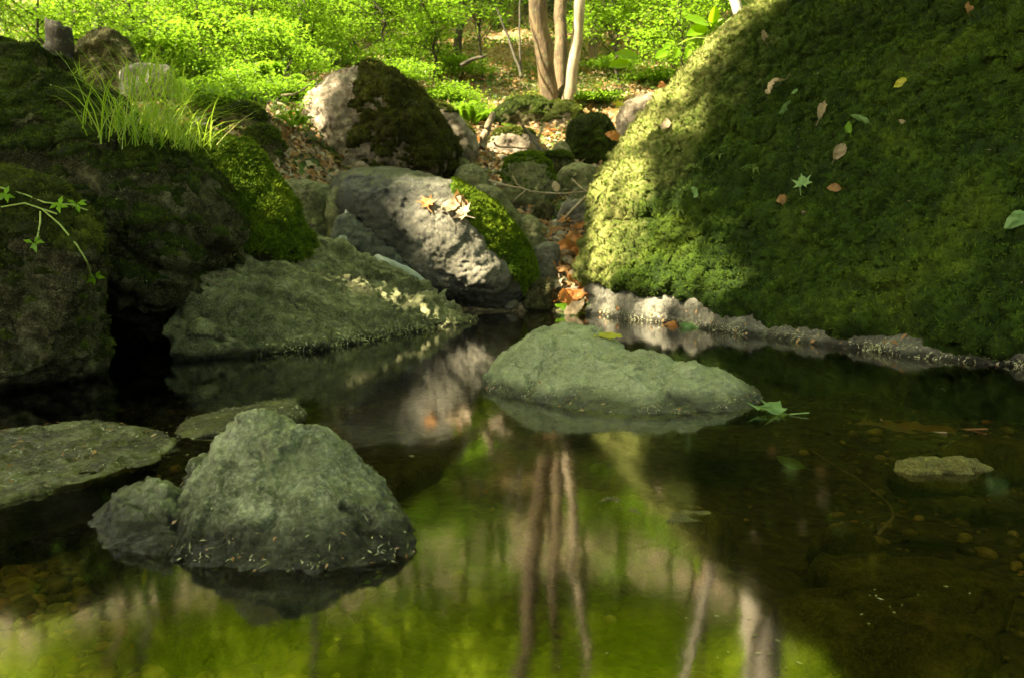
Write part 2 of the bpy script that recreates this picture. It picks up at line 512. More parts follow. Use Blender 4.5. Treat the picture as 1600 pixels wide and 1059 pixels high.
def blades(V, Q, wgt, n, L, Wd, nrm=None, seed=1, tilt=.7):
    """n little triangular blades standing on the quads Q, wgt = vertex weight"""
    r = np.random.default_rng(seed)
    A = np.linalg.norm(np.cross(V[Q[:, 2]] - V[Q[:, 0]], V[Q[:, 3]] - V[Q[:, 1]]), axis=1) * wgt[Q].mean(1)
    if A.sum() <= 0: return np.zeros((0, 3)), np.zeros((0, 3), int)
    f = r.choice(len(Q), n, p=A / A.sum())
    u = r.random((n, 1)); v = r.random((n, 1))
    a, b_, c, d = (V[Q[f, k]] for k in range(4))
    p = (a * (1 - u) + b_ * u) * (1 - v) + (d * (1 - u) + c * u) * v
    N = np.cross(c - a, d - b_); N /= np.maximum(np.linalg.norm(N, axis=1), 1e-12)[:, None]
    D = N + r.normal(size=(n, 3)) * tilt * .6 + np.array([0, 0, .15]); D /= np.linalg.norm(D, axis=1)[:, None]
    S = np.cross(D, r.normal(size=(n, 3))); S /= np.maximum(np.linalg.norm(S, axis=1), 1e-9)[:, None]
    l = L * (.5 + r.random((n, 1))); w_ = Wd * (.6 + .8 * r.random((n, 1)))
    base = p - D * l * .15
    VV = np.stack([base - S * w_, base + S * w_, base + D * l], 1).reshape(-1, 3)
    return VV, np.arange(3 * n).reshape(-1, 3)


BVH = {}
RV = {}


def fracture(q, sc, seed):
    """tilted broken planes: every cell of stone leans its own way, with small ledges between"""
    q = q * sc + seed * 5.1; q = q + fbm(q, .8, 3, seed)[:, None] * .35
    i = np.floor(q).astype(np.int64); best = np.full(len(q), 9.0); H_ = np.zeros(len(q), np.int64); O = np.zeros_like(q)
    for dx in (-1, 0, 1):
        for dy in (-1, 0, 1):
            for dz in (-1, 0, 1):
                c = i + np.array([dx, dy, dz]); h = _h(c[:, 0], c[:, 1], c[:, 2]); o = c + .5 + GR[h] * .45
                d = np.linalg.norm(q - o, axis=1); m = d < best
                best = np.where(m, d, best); H_ = np.where(m, h, H_); O = np.where(m[:, None], o, O)
    return (((q - O) * GR[(H_ + 91) & 255]).sum(1) + (H_ / 255 - .5) * .5) / sc


def facet(V, N, S, sc, k, seed):
    q = V * sc / S + seed * 3.7 + fbm(V, 1.5 * sc / S, 2, seed)[:, None] * .18
    i = np.floor(q).astype(np.int64); best = np.full(len(V), 9.0); key = np.zeros(len(V), np.int64)
    for dx in (-1, 0, 1):
        for dy in (-1, 0, 1):
            for dz in (-1, 0, 1):
                c = i + np.array([dx, dy, dz]); h = _h(c[:, 0], c[:, 1], c[:, 2]); o = c + .5 + GR[h] * .45
                d = np.linalg.norm(q - o, axis=1); m = d < best
                best = np.where(m, d, best); key = np.where(m, (c[:, 0] + 500) * 1000000 + (c[:, 1] + 500) * 1000 + c[:, 2] + 500, key)
    _, inv = np.unique(key, return_inverse=True); n = inv.max() + 1; cnt = np.bincount(inv, minlength=n)[:, None]
    C = np.stack([np.bincount(inv, V[:, a], n) for a in range(3)], 1) / cnt
    A = np.stack([np.bincount(inv, N[:, a], n) for a in range(3)], 1); l = np.linalg.norm(A, axis=1, keepdims=True); flat = (l / cnt)
    A = A / np.maximum(l, 1e-9)
    d = ((V - C[inv]) * A[inv]).sum(1)
    lim = .16 * S
    return V - A[inv] * (np.clip(d, -lim, lim) * k * sstep(.6, .85, flat[inv, 0]))[:, None]


def rock(name, label, cat, hulls, voxel, mat, smooth=10, amp=.05, rid=.02, fine=.008, seed=1., strat=1., moss=None, group=None, micro=0.003, groove=.010, fac=.65, frac=.07):
    V, Q, T = build_hulls(hulls, voxel)
    E = edges_of(Q, T)
    V = lap(V, E, smooth)
    S = np.ptp(V, axis=0).max() * .5
    N = normals(V, Q, T)
    if fac:
        V = facet(V, N, S, 2.3, fac, seed); V = lap(V, E, 1); N = normals(V, Q, T)
        V = facet(V, N, S, 5.0, fac * .9, seed + 1); V = lap(V, E, 1); N = normals(V, Q, T)
        if voxel < .0035: V = facet(V, N, S, 11, fac * .8, seed + 2); V = lap(V, E, 1); N = normals(V, Q, T)
    q = V * np.array([1, 1, strat])
    cm, cid = cells(q + fbm(q, 2 / S, 2, seed)[:, None] * S * .2, 2.2 / S)
    d = fbm(q, 1.1 / S, 3, seed) * amp * S * 1.6 + ridged(q, 3.0 / S, 4, seed) * rid * S + (cid - .5) * rid * S * 1.2
    d += fbm(q, 12 / S, 4, seed + 2) * fine * S * 1.5
    qq = q @ np.array([[.8, .1, .6], [0, 1, 0], [-.6, .2, .8]]) * [1, 1, 2.0]
    qq = qq + fbm(q, 5 / S, 3, seed + 6)[:, None] * S * .12
    g1 = perlin(qq * 2.4 / S + seed * 7); g2 = perlin(qq * 6.5 / S + seed * 3)
    d -= groove * S * (np.exp(-(g1 / .035) ** 2) + .5 * np.exp(-(g2 / .06) ** 2)) - groove * S * .8 * np.sign(g1) * np.exp(-np.abs(g1) / .12)
    if frac:
        qf = qq * [1, 1, .9]
        d += frac * (fracture(qf, 2.6 / S, seed) * 1.3 + fracture(qf, 7 / S, seed + 1) * 1.2 + fracture(qf, 19 / S, seed + 2) * .9)
    if micro: d += (ridged(q, 30, 2, seed + 4) * .5) * micro
    if voxel < .0055: d += ridged(q, 95, 2, seed + 5) * micro * .4
    V = V + N * d[:, None]
    V = lap(V, E, 1)
    N = normals(V, Q, T)
    o = mesh_np(name, V, [Q, T], mat)
    tag(o, label, cat, group)
    fl = [tuple(x) for x in Q.tolist()] + [tuple(x) for x in T.tolist()]
    RV[o.name] = (V, N)
    BVH[o.name] = BVHTree.FromPolygons([tuple(x) for x in V.tolist()], fl)
    for ms in (moss if isinstance(moss, list) else [moss] if moss else []):
        px, py = toP(V)
        k = ms['f'](V, N, px, py) + fbm(V, ms.get('ns', 3.5), 4, seed + 9) * ms.get('na', .55)
        cl = ms.get('clump', .045)
        c1, ci = cells(V, 1 / cl)
        c2, _ = cells(V, 2.3 / cl)
        dome = np.clip(1 - c1 * 1.15, 0, 1) + .45 * np.clip(1 - c2 * 1.1, 0, 1)
        th = ms.get('thick', .02)
        t_ = th * np.clip(k * 4, -.5, 1) + cl * ms.get('bump', .35) * dome * np.clip(k * 3, 0, 1) + th * .6 * fbm(V, 7, 3, seed)
        t_ = np.where(k < 0, np.minimum(t_, -.004), t_)
        MV = V + N * t_[:, None]
        sel = (k[Q] > 0).any(1)
        if sel.sum() < 5: continue
        Qs = Q[sel]; used = np.unique(Qs); rm = np.full(len(V), -1); rm[used] = np.arange(len(used))
        Qs = rm[Qs]; MV = MV[used]; kk = np.clip(k[used] * 3, 0, 1)
        BV, BF = blades(MV, Qs, kk * (0.15 + dome[used] ** 1.6), ms.get('n', 4000), ms.get('L', .012), ms.get('W', .003), seed=int(seed * 10) + 5)
        allV = np.vstack([MV, BV]); Fs = [Qs, BF + len(MV)]
        tip = np.concatenate([np.clip(dome[used] - .35, 0, 1) * .35, np.tile([.15, .15, 1.], len(BV) // 3)])
        mo = mesh_np('moss', allV, Fs, ms['mat'], parent=o, tip=tip)
        if ms.get('label'): mo['label'] = ms['label']
        BVH[o.name + '.moss'] = BVHTree.FromPolygons([tuple(x) for x in MV.tolist()], [tuple(x) for x in Qs.tolist()])
    return o


def surf(px, py, *objs):
    """first hit of the photo ray on the named rocks"""
    d = Vector(ray(px, py)).normalized(); best = None
    for o in objs:
        for k in (o.name, o.name + '.moss'):
            if k in BVH:
                h = BVH[k].ray_cast(Vector((0, 0, H)), d)
                if h[0] is not None and (best is None or h[3] < best[2]):
                    best = (np.array(h[0]), np.array(h[1]), h[3])
    return best


# ------------------------------------------------------------------ terrain
CY = [-6, -3, -1, 0, 1, 2, 4.3, 5.0, 5.4, 5.9, 6.5, 7, 7.6, 8.3, 9.2, 10.9, 14, 22, 27, 36, 60, 120]
CZ = [.8, .3, -.07, -.06, -.09, -.22, -.24, -.08, .06, .28, .60, .82, 1.10, 1.38, 1.72, 2.28, 3.45, 7.0, 10.6, 19, 42, 60]


def hgt(x, y):
    x = np.asarray(x, float); y = np.asarray(y, float)
    c = np.interp(y, CY, CZ)
    xl = np.interp(y, [0, 2, 3, 4.5, 5.5, 7], [-1.9, -2.1, -2.1, -1.5, -.5, -.3])
    xr = np.interp(y, [0, 3, 4.5, 5.5, 7, 9], [2.4, 2.6, 1.6, 1.0, 1.2, 2.])
    bl = sstep(0, 1.6, xl - x) * np.interp(y, [-4, 0, 3, 5, 6.5, 8, 12], [.8, .8, .9, 1.0, .9, .45, .3])
    br = sstep(0, 2.0, x - xr) * np.interp(y, [-4, 0, 3, 6, 9, 14], [.6, .7, .9, .8, .4, .3])
    p = np.stack([x, y, np.zeros_like(x)], -1).reshape(-1, 3)
    n = fbm(p, .9, 4, 3).reshape(x.shape) * (.06 + .10 * sstep(6, 12, y)) + fbm(p, .22, 3, 5).reshape(x.shape) * .7 * sstep(10, 20, y)
    m_ = fbm(p, 7, 3, 8).reshape(x.shape) * .022
    return c + bl + br + n + m_


def spaced(lo, hi, c, n, k):
    t = np.linspace(-1, 1, n); s = np.sinh(t * k) / np.sinh(k)
    return np.where(s < 0, c + s * (c - lo), c + s * (hi - c))


gx = spaced(-60, 60, 0, 520, 4.6); gy = spaced(-9, 110, 4.5, 640, 4.2)
X, Y_ = np.meshgrid(gx, gy)
Z = hgt(X, Y_)
nx, ny = len(gx), len(gy)
idx = np.arange(nx * ny).reshape(ny, nx)
GF = np.stack([idx[:-1, :-1], idx[:-1, 1:], idx[1:, 1:], idx[1:, :-1]], -1).reshape(-1, 4)
GV = np.stack([X, Y_, Z], -1).reshape(-1, 3)
ground = tag(mesh_np('ground', GV, GF, 'ground', loc=(0, 0, 0)), kind='structure')

wx = np.linspace(-4.5, 5.0, 60); wy = np.linspace(-3.0, 5.35, 60)
X, Y_ = np.meshgrid(wx, wy); idx = np.arange(3600).reshape(60, 60)
WF = np.stack([idx[:-1, :-1], idx[:-1, 1:], idx[1:, 1:], idx[1:, :-1]], -1).reshape(-1, 4)
water = tag(mesh_np('water', np.stack([X, Y_, X * 0], -1).reshape(-1, 3), WF, 'water', loc=(0, 0, 0)), kind='structure')


def gpt(px, py, y0=5.0, y1=60):
    """ground point under a photo pixel"""
    d = ray(px, py); ys = np.linspace(y0, y1, 1200)
    pts = np.array([0, 0, H]) + d * (ys / d[1])[:, None]
    k = np.argmax(pts[:, 2] < hgt(pts[:, 0], pts[:, 1]))
    return pts[k]


#@@ROCKS
# ------------------------------------------------------------------ rocks in the water
def up(a, b=1.2):
    return lambda V, N, px, py: (N[:, 2] - a) * b


front = rock('pointed_rock', 'large pointed pale green-grey rock with a notched peak rising from the near pool', 'rock',
     [hull_pts([(228, 930, 1.24), (240, 850, 1.24), (255, 800), (300, 738), (345, 690), (385, 643), (412, 634), (442, 648), (466, 685), (520, 790), (540, 900)],
               T=.18, Y=1.27, front=[(250, 930, 1.06), (330, 940, 1.03), (430, 945, 1.02), (520, 935, 1.035), (400, 720, 1.22), (330, 800, 1.15), (470, 800, 1.16)]),
      hull_pts([(440, 700), (478, 677), (508, 678), (540, 698), (575, 745), (608, 788), (645, 825), (676, 862), (682, 900), (560, 930), (420, 930)],
               T=.16, Y=1.24, front=[(400, 945, 1.02), (520, 940, 1.025), (600, 920, 1.06), (665, 892, 1.11), (560, 800, 1.15), (500, 730, 1.2)])],
     .0023, 'rock_green', smooth=1, amp=.008, rid=.012, fine=.016, seed=1.3, micro=.0014, groove=.012, fac=.6, frac=.11)
side = rock('rock', 'squat dark-bellied rock leaning against the left foot of the pointed rock', 'rock',
     [hull_pts([(133, 900), (138, 850), (150, 808), (185, 765), (235, 748), (272, 752), (285, 800), (285, 920)], T=.14, Y=1.25,
               front=[(150, 925, 1.08), (220, 930, 1.07), (285, 930, 1.06), (190, 790, 1.2), (262, 756, 1.22)])],
     .003, 'rock_green', smooth=1, amp=.01, rid=.015, fine=.016, seed=2.1, strat=2, micro=.0014, groove=.012, fac=.6, frac=.11)
midr = rock('smooth_rock', 'long smooth sage-green rock with rounded humps standing in mid-pool', 'rock',
     [hull_pts([(748, 606, 2.50), (775, 568), (800, 538), (845, 513), (900, 511), (948, 519), (972, 530), (978, 556), (965, 640)], T=.28, Y=2.58,
               front=[(755, 612, 2.42), (830, 640, 2.22), (900, 650, 2.12), (980, 655, 2.08), (830, 590, 2.36), (880, 600, 2.3)]),
      hull_pts([(900, 600), (950, 558), (1000, 549), (1040, 557), (1062, 590), (1070, 650)], T=.2, Y=2.36,
               front=[(890, 650, 2.12), (960, 658, 2.06), (1060, 658, 2.06), (1000, 600, 2.2)]),
      hull_pts([(1000, 620), (1040, 570), (1085, 564), (1130, 582), (1180, 609), (1207, 636), (1190, 660)], T=.2, Y=2.32,
               front=[(1000, 658, 2.06), (1100, 655, 2.07), (1170, 648, 2.11), (1080, 610, 2.2)])],
     .0038, 'rock_smooth', smooth=4, amp=.006, rid=.012, fine=.010, seed=3.7, micro=.0012, groove=.008, fac=.75, frac=.05)

slab1 = rock('flat_stone', 'broad olive slab strewn with pale seed husks lying awash at the left edge', 'stone',
     [np.array([0, 0, .018]) + hull_pts([(-120, 700, 1.7), (0, 688, 1.78), (60, 674, 1.86), (140, 666, 1.9), (250, 676, 1.85), (278, 698, 1.75), (245, 736, 1.60), (150, 762, 1.5), (60, 782, 1.4), (0, 798, 1.34), (-120, 830, 1.25),
                ], T=.02, shrink=.9) - np.array([0, 0, .006]),
      np.array([P(*q) for q in [(-120, 760, 1.7), (60, 720, 1.86), (250, 720, 1.85), (250, 790, 1.60), (60, 840, 1.4), (-120, 880, 1.25)]])],
     .004, 'rock_slab', smooth=4, amp=.012, rid=.012, fine=.012, seed=4.2, micro=.004)
slab2 = rock('flat_stone', 'narrow flat stone with a yellow-green tip poking out behind the pointed rock', 'stone',
     [hull_pts([(268, 686, 1.85), (290, 660, 1.95), (350, 646, 2.02), (420, 633, 2.06), (462, 627, 2.06), (484, 650, 2.0), (445, 662, 1.93), (300, 692, 1.80)], T=.02, shrink=.9) + np.array([0, 0, .010]),
      np.array([P(*q) for q in [(290, 700, 1.95), (460, 690, 2.03), (440, 720, 1.9), (300, 730, 1.8)]])],
     .005, 'rock_slab', smooth=4, amp=.01, rid=.012, fine=.008, seed=5.2)
sub1 = rock('flat_stone', 'submerged brown slab just under the surface right of the pointed rock', 'stone',
     [np.vstack([np.array([P(*q) for q in [(470, 668, 1.98), (560, 664, 2.0), (650, 676, 1.95), (705, 708, 1.80), (680, 740, 1.66), (600, 800, 1.45), (480, 780, 1.5)]]) * [1, 1, 0] + [0, 0, zz] for zz in (-.012, -.06)])],
     .005, 'rock_slab', smooth=3, amp=.012, rid=.014, fine=.012, seed=6.2, groove=.006)
bed1 = rock('flat_stone', 'flat yellow-olive stone with a cracked top alone in the shallows on the right', 'stone',
     [hull_pts([(1390, 758), (1402, 738), (1450, 726), (1520, 730), (1545, 742), (1556, 757), (1500, 776), (1470, 783), (1420, 772)], Y=1.56, T=.03, front=[(1420, 775, 1.5), (1500, 778, 1.5)]) + np.array([0, 0, .016])],
     .0035, 'rock_bed', smooth=1, amp=.03, rid=.05, fine=.02, seed=7.2, strat=3, micro=.005)
bed2 = rock('stone', 'rounded brown stone half sunk in the dark water below the thin bent twig', 'stone',
     [hull_pts([(1262, 850), (1280, 822), (1320, 808), (1355, 815), (1375, 845), (1370, 880), (1270, 880)], Y=1.36, T=.08, ffr=.05) - np.array([0, 0, .012])],
     .004, 'rock_bed', smooth=6, amp=.03, rid=.02, fine=.01, seed=8.2)
for k, (px, py, Y, a, lab) in enumerate([
        (960, 830, 1.35, .20, 'wide dim algae-covered stone under the green reflection in mid-pool'),
        (1430, 900, 1.12, .13, 'sunken brown stone lying deep below the flat yellow-olive stone'),
        (1560, 690, 1.85, .13, 'thin dark stone barely breaking the water at the right edge'),
        (1400, 985, .98, .15, 'large dark sunken stone at the lower right of the pool'),
        (330, 960, 1.0, .10, 'sunken pebbly stone in front of the pointed rock')]):
    c = P(px, py, Y); c[2] = -.075
    th = rng.random(14) * 6.283
    pts = np.array([[math.cos(q) * a, math.sin(q) * a * .6, zz] for q in th for zz in (-.05, .01)]) + rng.normal(size=(28, 3)) * a * .08
    rock('stone', lab, 'stone', [c + pts + np.array([0, 0, .03])], .006, 'rock_bed', smooth=5, amp=.03, rid=.04, fine=.015, seed=20 + k)

# ------------------------------------------------------------------ big banks
SX = lambda V, N, px, py, f: f
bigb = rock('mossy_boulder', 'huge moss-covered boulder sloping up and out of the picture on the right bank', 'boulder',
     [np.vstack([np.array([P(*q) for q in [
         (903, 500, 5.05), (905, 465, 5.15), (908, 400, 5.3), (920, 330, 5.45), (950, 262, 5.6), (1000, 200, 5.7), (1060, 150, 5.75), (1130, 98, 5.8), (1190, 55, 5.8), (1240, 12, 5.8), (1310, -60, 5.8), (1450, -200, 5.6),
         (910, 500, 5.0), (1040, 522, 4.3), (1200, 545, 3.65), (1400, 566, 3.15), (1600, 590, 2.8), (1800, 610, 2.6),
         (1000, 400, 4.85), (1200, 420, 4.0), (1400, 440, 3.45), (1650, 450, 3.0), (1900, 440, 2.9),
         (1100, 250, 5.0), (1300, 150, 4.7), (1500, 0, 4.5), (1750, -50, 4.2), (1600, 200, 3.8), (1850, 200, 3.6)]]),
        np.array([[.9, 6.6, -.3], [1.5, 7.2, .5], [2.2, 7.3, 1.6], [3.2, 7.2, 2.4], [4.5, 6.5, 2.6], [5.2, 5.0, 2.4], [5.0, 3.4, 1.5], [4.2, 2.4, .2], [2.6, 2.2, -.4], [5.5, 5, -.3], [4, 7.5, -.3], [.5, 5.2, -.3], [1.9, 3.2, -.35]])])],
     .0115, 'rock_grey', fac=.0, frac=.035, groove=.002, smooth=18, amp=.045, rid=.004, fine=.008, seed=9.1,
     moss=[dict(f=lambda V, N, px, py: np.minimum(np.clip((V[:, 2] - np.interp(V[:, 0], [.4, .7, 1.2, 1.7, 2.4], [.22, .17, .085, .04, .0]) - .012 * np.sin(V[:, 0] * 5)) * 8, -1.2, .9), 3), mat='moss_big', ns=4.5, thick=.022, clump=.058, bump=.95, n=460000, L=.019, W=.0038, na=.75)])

leftb = rock('mossy_boulder', 'massive dark moss-topped boulder overhanging black water on the left bank', 'boulder',
     [np.vstack([hull_pts([(-300, 100), (-60, 122), (20, 128), (70, 132), (110, 145), (150, 172), (200, 212), (270, 240), (315, 266), (338, 310), (342, 370), (328, 430), (310, 480), (290, 500), (240, 500), (120, 500), (-300, 500)],
               T=1.0, Y=3.55, shrink=.8, front=[(-250, 330, 2.95), (0, 300, 3.0), (150, 300, 3.05), (250, 330, 3.15), (100, 450, 3.1), (250, 450, 3.2), (-250, 480, 3.1)])]),
      np.array([P(*q) for q in [(-350, 480, 3.4), (130, 480, 3.45), (260, 480, 3.55), (-350, 610, 3.7), (130, 600, 3.75), (280, 600, 3.8), (-300, 480, 4.5), (300, 480, 4.4), (300, 600, 4.4), (-300, 600, 4.4)]])],
     .011, 'rock_dark', smooth=12, amp=.05, rid=.05, fine=.035, seed=10.4, strat=1.6,
     moss=[dict(f=lambda V, N, px, py: (N[:, 2] - .30) * 1.3 + .4 * sstep(360, 200, py) - .1, mat='moss_dark', thick=.010, clump=.028, bump=.4, n=90000, L=.015, W=.003, na=.9, ns=5)])
humpb = rock('mossy_boulder', 'hump of vivid green moss descending behind the dark left boulder', 'boulder',
     [hull_pts([(150, 240), (230, 205), (310, 212), (370, 232), (408, 258), (440, 312), (474, 372), (480, 405), (440, 415), (300, 440), (180, 440)], T=.5, Y=4.15, front=[(330, 350, 3.85), (400, 380, 3.9), (440, 412, 3.95), (300, 440, 3.9)])],
     .010, 'rock_dark', smooth=10, amp=.04, rid=.02, fine=.01, seed=11.4,
     moss=[dict(f=lambda V, N, px, py: .35 + N[:, 2] * .6 - .6 * sstep(380, 430, py), mat='moss_bright', thick=.02, clump=.035, bump=.6, n=70000, L=.018, W=.0034, na=.5)])
nearl = rock('mossy_boulder', 'round half-mossed boulder with pale runners on top at the left edge', 'boulder',
     [hull_pts([(-260, 330), (-120, 292), (0, 284), (50, 288), (100, 308), (138, 345), (149, 400), (143, 450), (125, 520), (92, 575), (40, 612), (-20, 640), (-260, 660)],
               T=.6, Y=2.55, shrink=.8, ffr=.22)],
     .008, 'rock_dark', smooth=12, amp=.03, rid=.03, fine=.03, seed=12.1,
     moss=[dict(f=lambda V, N, px, py: (N[:, 2] - .05) * .8 + .55 * sstep(460, 330, py) - .25, mat='moss_olive', thick=.016, clump=.03, bump=.3, n=36000, L=.012, W=.0026, na=.6)])
slope = rock('sloping_rock', 'broad green-grey rock sloping down to the waterline below the mossy hump', 'rock',
     [np.vstack([np.array([P(*q) for q in [
        (470, 362, 4.5), (520, 373, 4.6), (580, 400, 4.7), (640, 440, 4.8), (700, 480, 4.8), (742, 500, 4.7), (700, 525, 4.2), (600, 550, 3.6), (500, 566, 3.3), (400, 575, 3.15), (290, 580, 3.08),
        (278, 500, 3.15), (300, 450, 3.35), (330, 425, 3.6), (400, 390, 4.1), (360, 500, 3.22), (480, 500, 3.5), (600, 500, 3.95), (500, 440, 3.9), (430, 470, 3.55)]]),
        np.array([P(*q) for q in [(470, 500, 5.3), (300, 500, 4.6), (640, 520, 5.3), (740, 520, 4.9), (300, 600, 3.2), (600, 600, 3.9)]])])],
     .007, 'rock_slope', smooth=4, amp=.015, rid=.022, fine=.022, groove=.014, fac=.7, frac=.10, seed=13.3, strat=1.5,
     moss=[dict(f=lambda V, N, px, py: -.75 + .6 * (N[:, 2] - .5), mat='moss_olive', thick=.006, clump=.02, bump=.2, n=5000, L=.007, W=.002, na=.7)])

streamb = rock('boulder', 'rounded grey boulder with wet dark left side and mossy right rim, dry leaves on top', 'boulder',
     [hull_pts([(512, 300), (528, 274), (560, 264), (610, 261), (680, 274), (716, 288), (762, 312), (800, 352), (826, 400), (836, 440), (822, 474), (785, 492), (740, 492), (690, 474), (650, 442), (600, 410), (560, 375), (530, 345)],
               T=.75, Y=5.55, ffr=.38, shrink=.75, front=[(700, 380, 5.05), (760, 440, 5.05), (620, 340, 5.2)])],
     .007, 'rock_stream', smooth=12, amp=.02, rid=.016, fine=.016, seed=14.9, micro=.001, groove=.006, fac=.3, frac=.012,
     moss=[dict(f=lambda V, N, px, py: -.85 + 1.5 * sstep(-24, 0, (px - 700) * .75 - (py - 285) * .62 + np.where(px > 790, (px - 790) * .5, 0)) * sstep(690, 720, px) + .25 * (N[:, 2] - .3),
                mat='moss_bright', thick=.014, clump=.03, bump=.45, n=34000, L=.017, W=.0035, na=.9, ns=6)])
bigm = rock('mossy_boulder', 'tall boulder with a bare sunlit pale left face and a dark moss mantle', 'boulder',
     [hull_pts([(477, 190), (483, 155), (500, 133), (528, 118), (560, 110), (600, 112), (640, 146), (680, 182), (704, 222), (706, 262), (690, 290), (640, 295), (560, 285), (505, 285), (486, 235)],
               T=.9, Y=6.75, ffr=.45, shrink=.72, front=[(540, 200, 6.25), (620, 220, 6.2)]),
      hull_pts([(545, 125), (565, 106), (592, 103), (618, 118), (630, 150), (560, 160)], T=.3, Y=7.0, ffr=.1)],
     .010, 'rock_brown', smooth=7, amp=.035, rid=.04, fine=.03, seed=15.2,
     moss=[dict(f=lambda V, N, px, py: -.78 + 1.2 * sstep(530, 560, px + (py - 180) * .1 + 8 * np.sin(py * .09)) + .5 * (N[:, 2] - .35) - .35 * sstep(118, 105, py) , mat='moss_brown', thick=.025, clump=.045, bump=.4, n=36000, L=.02, W=.0045, na=.95, ns=5)])

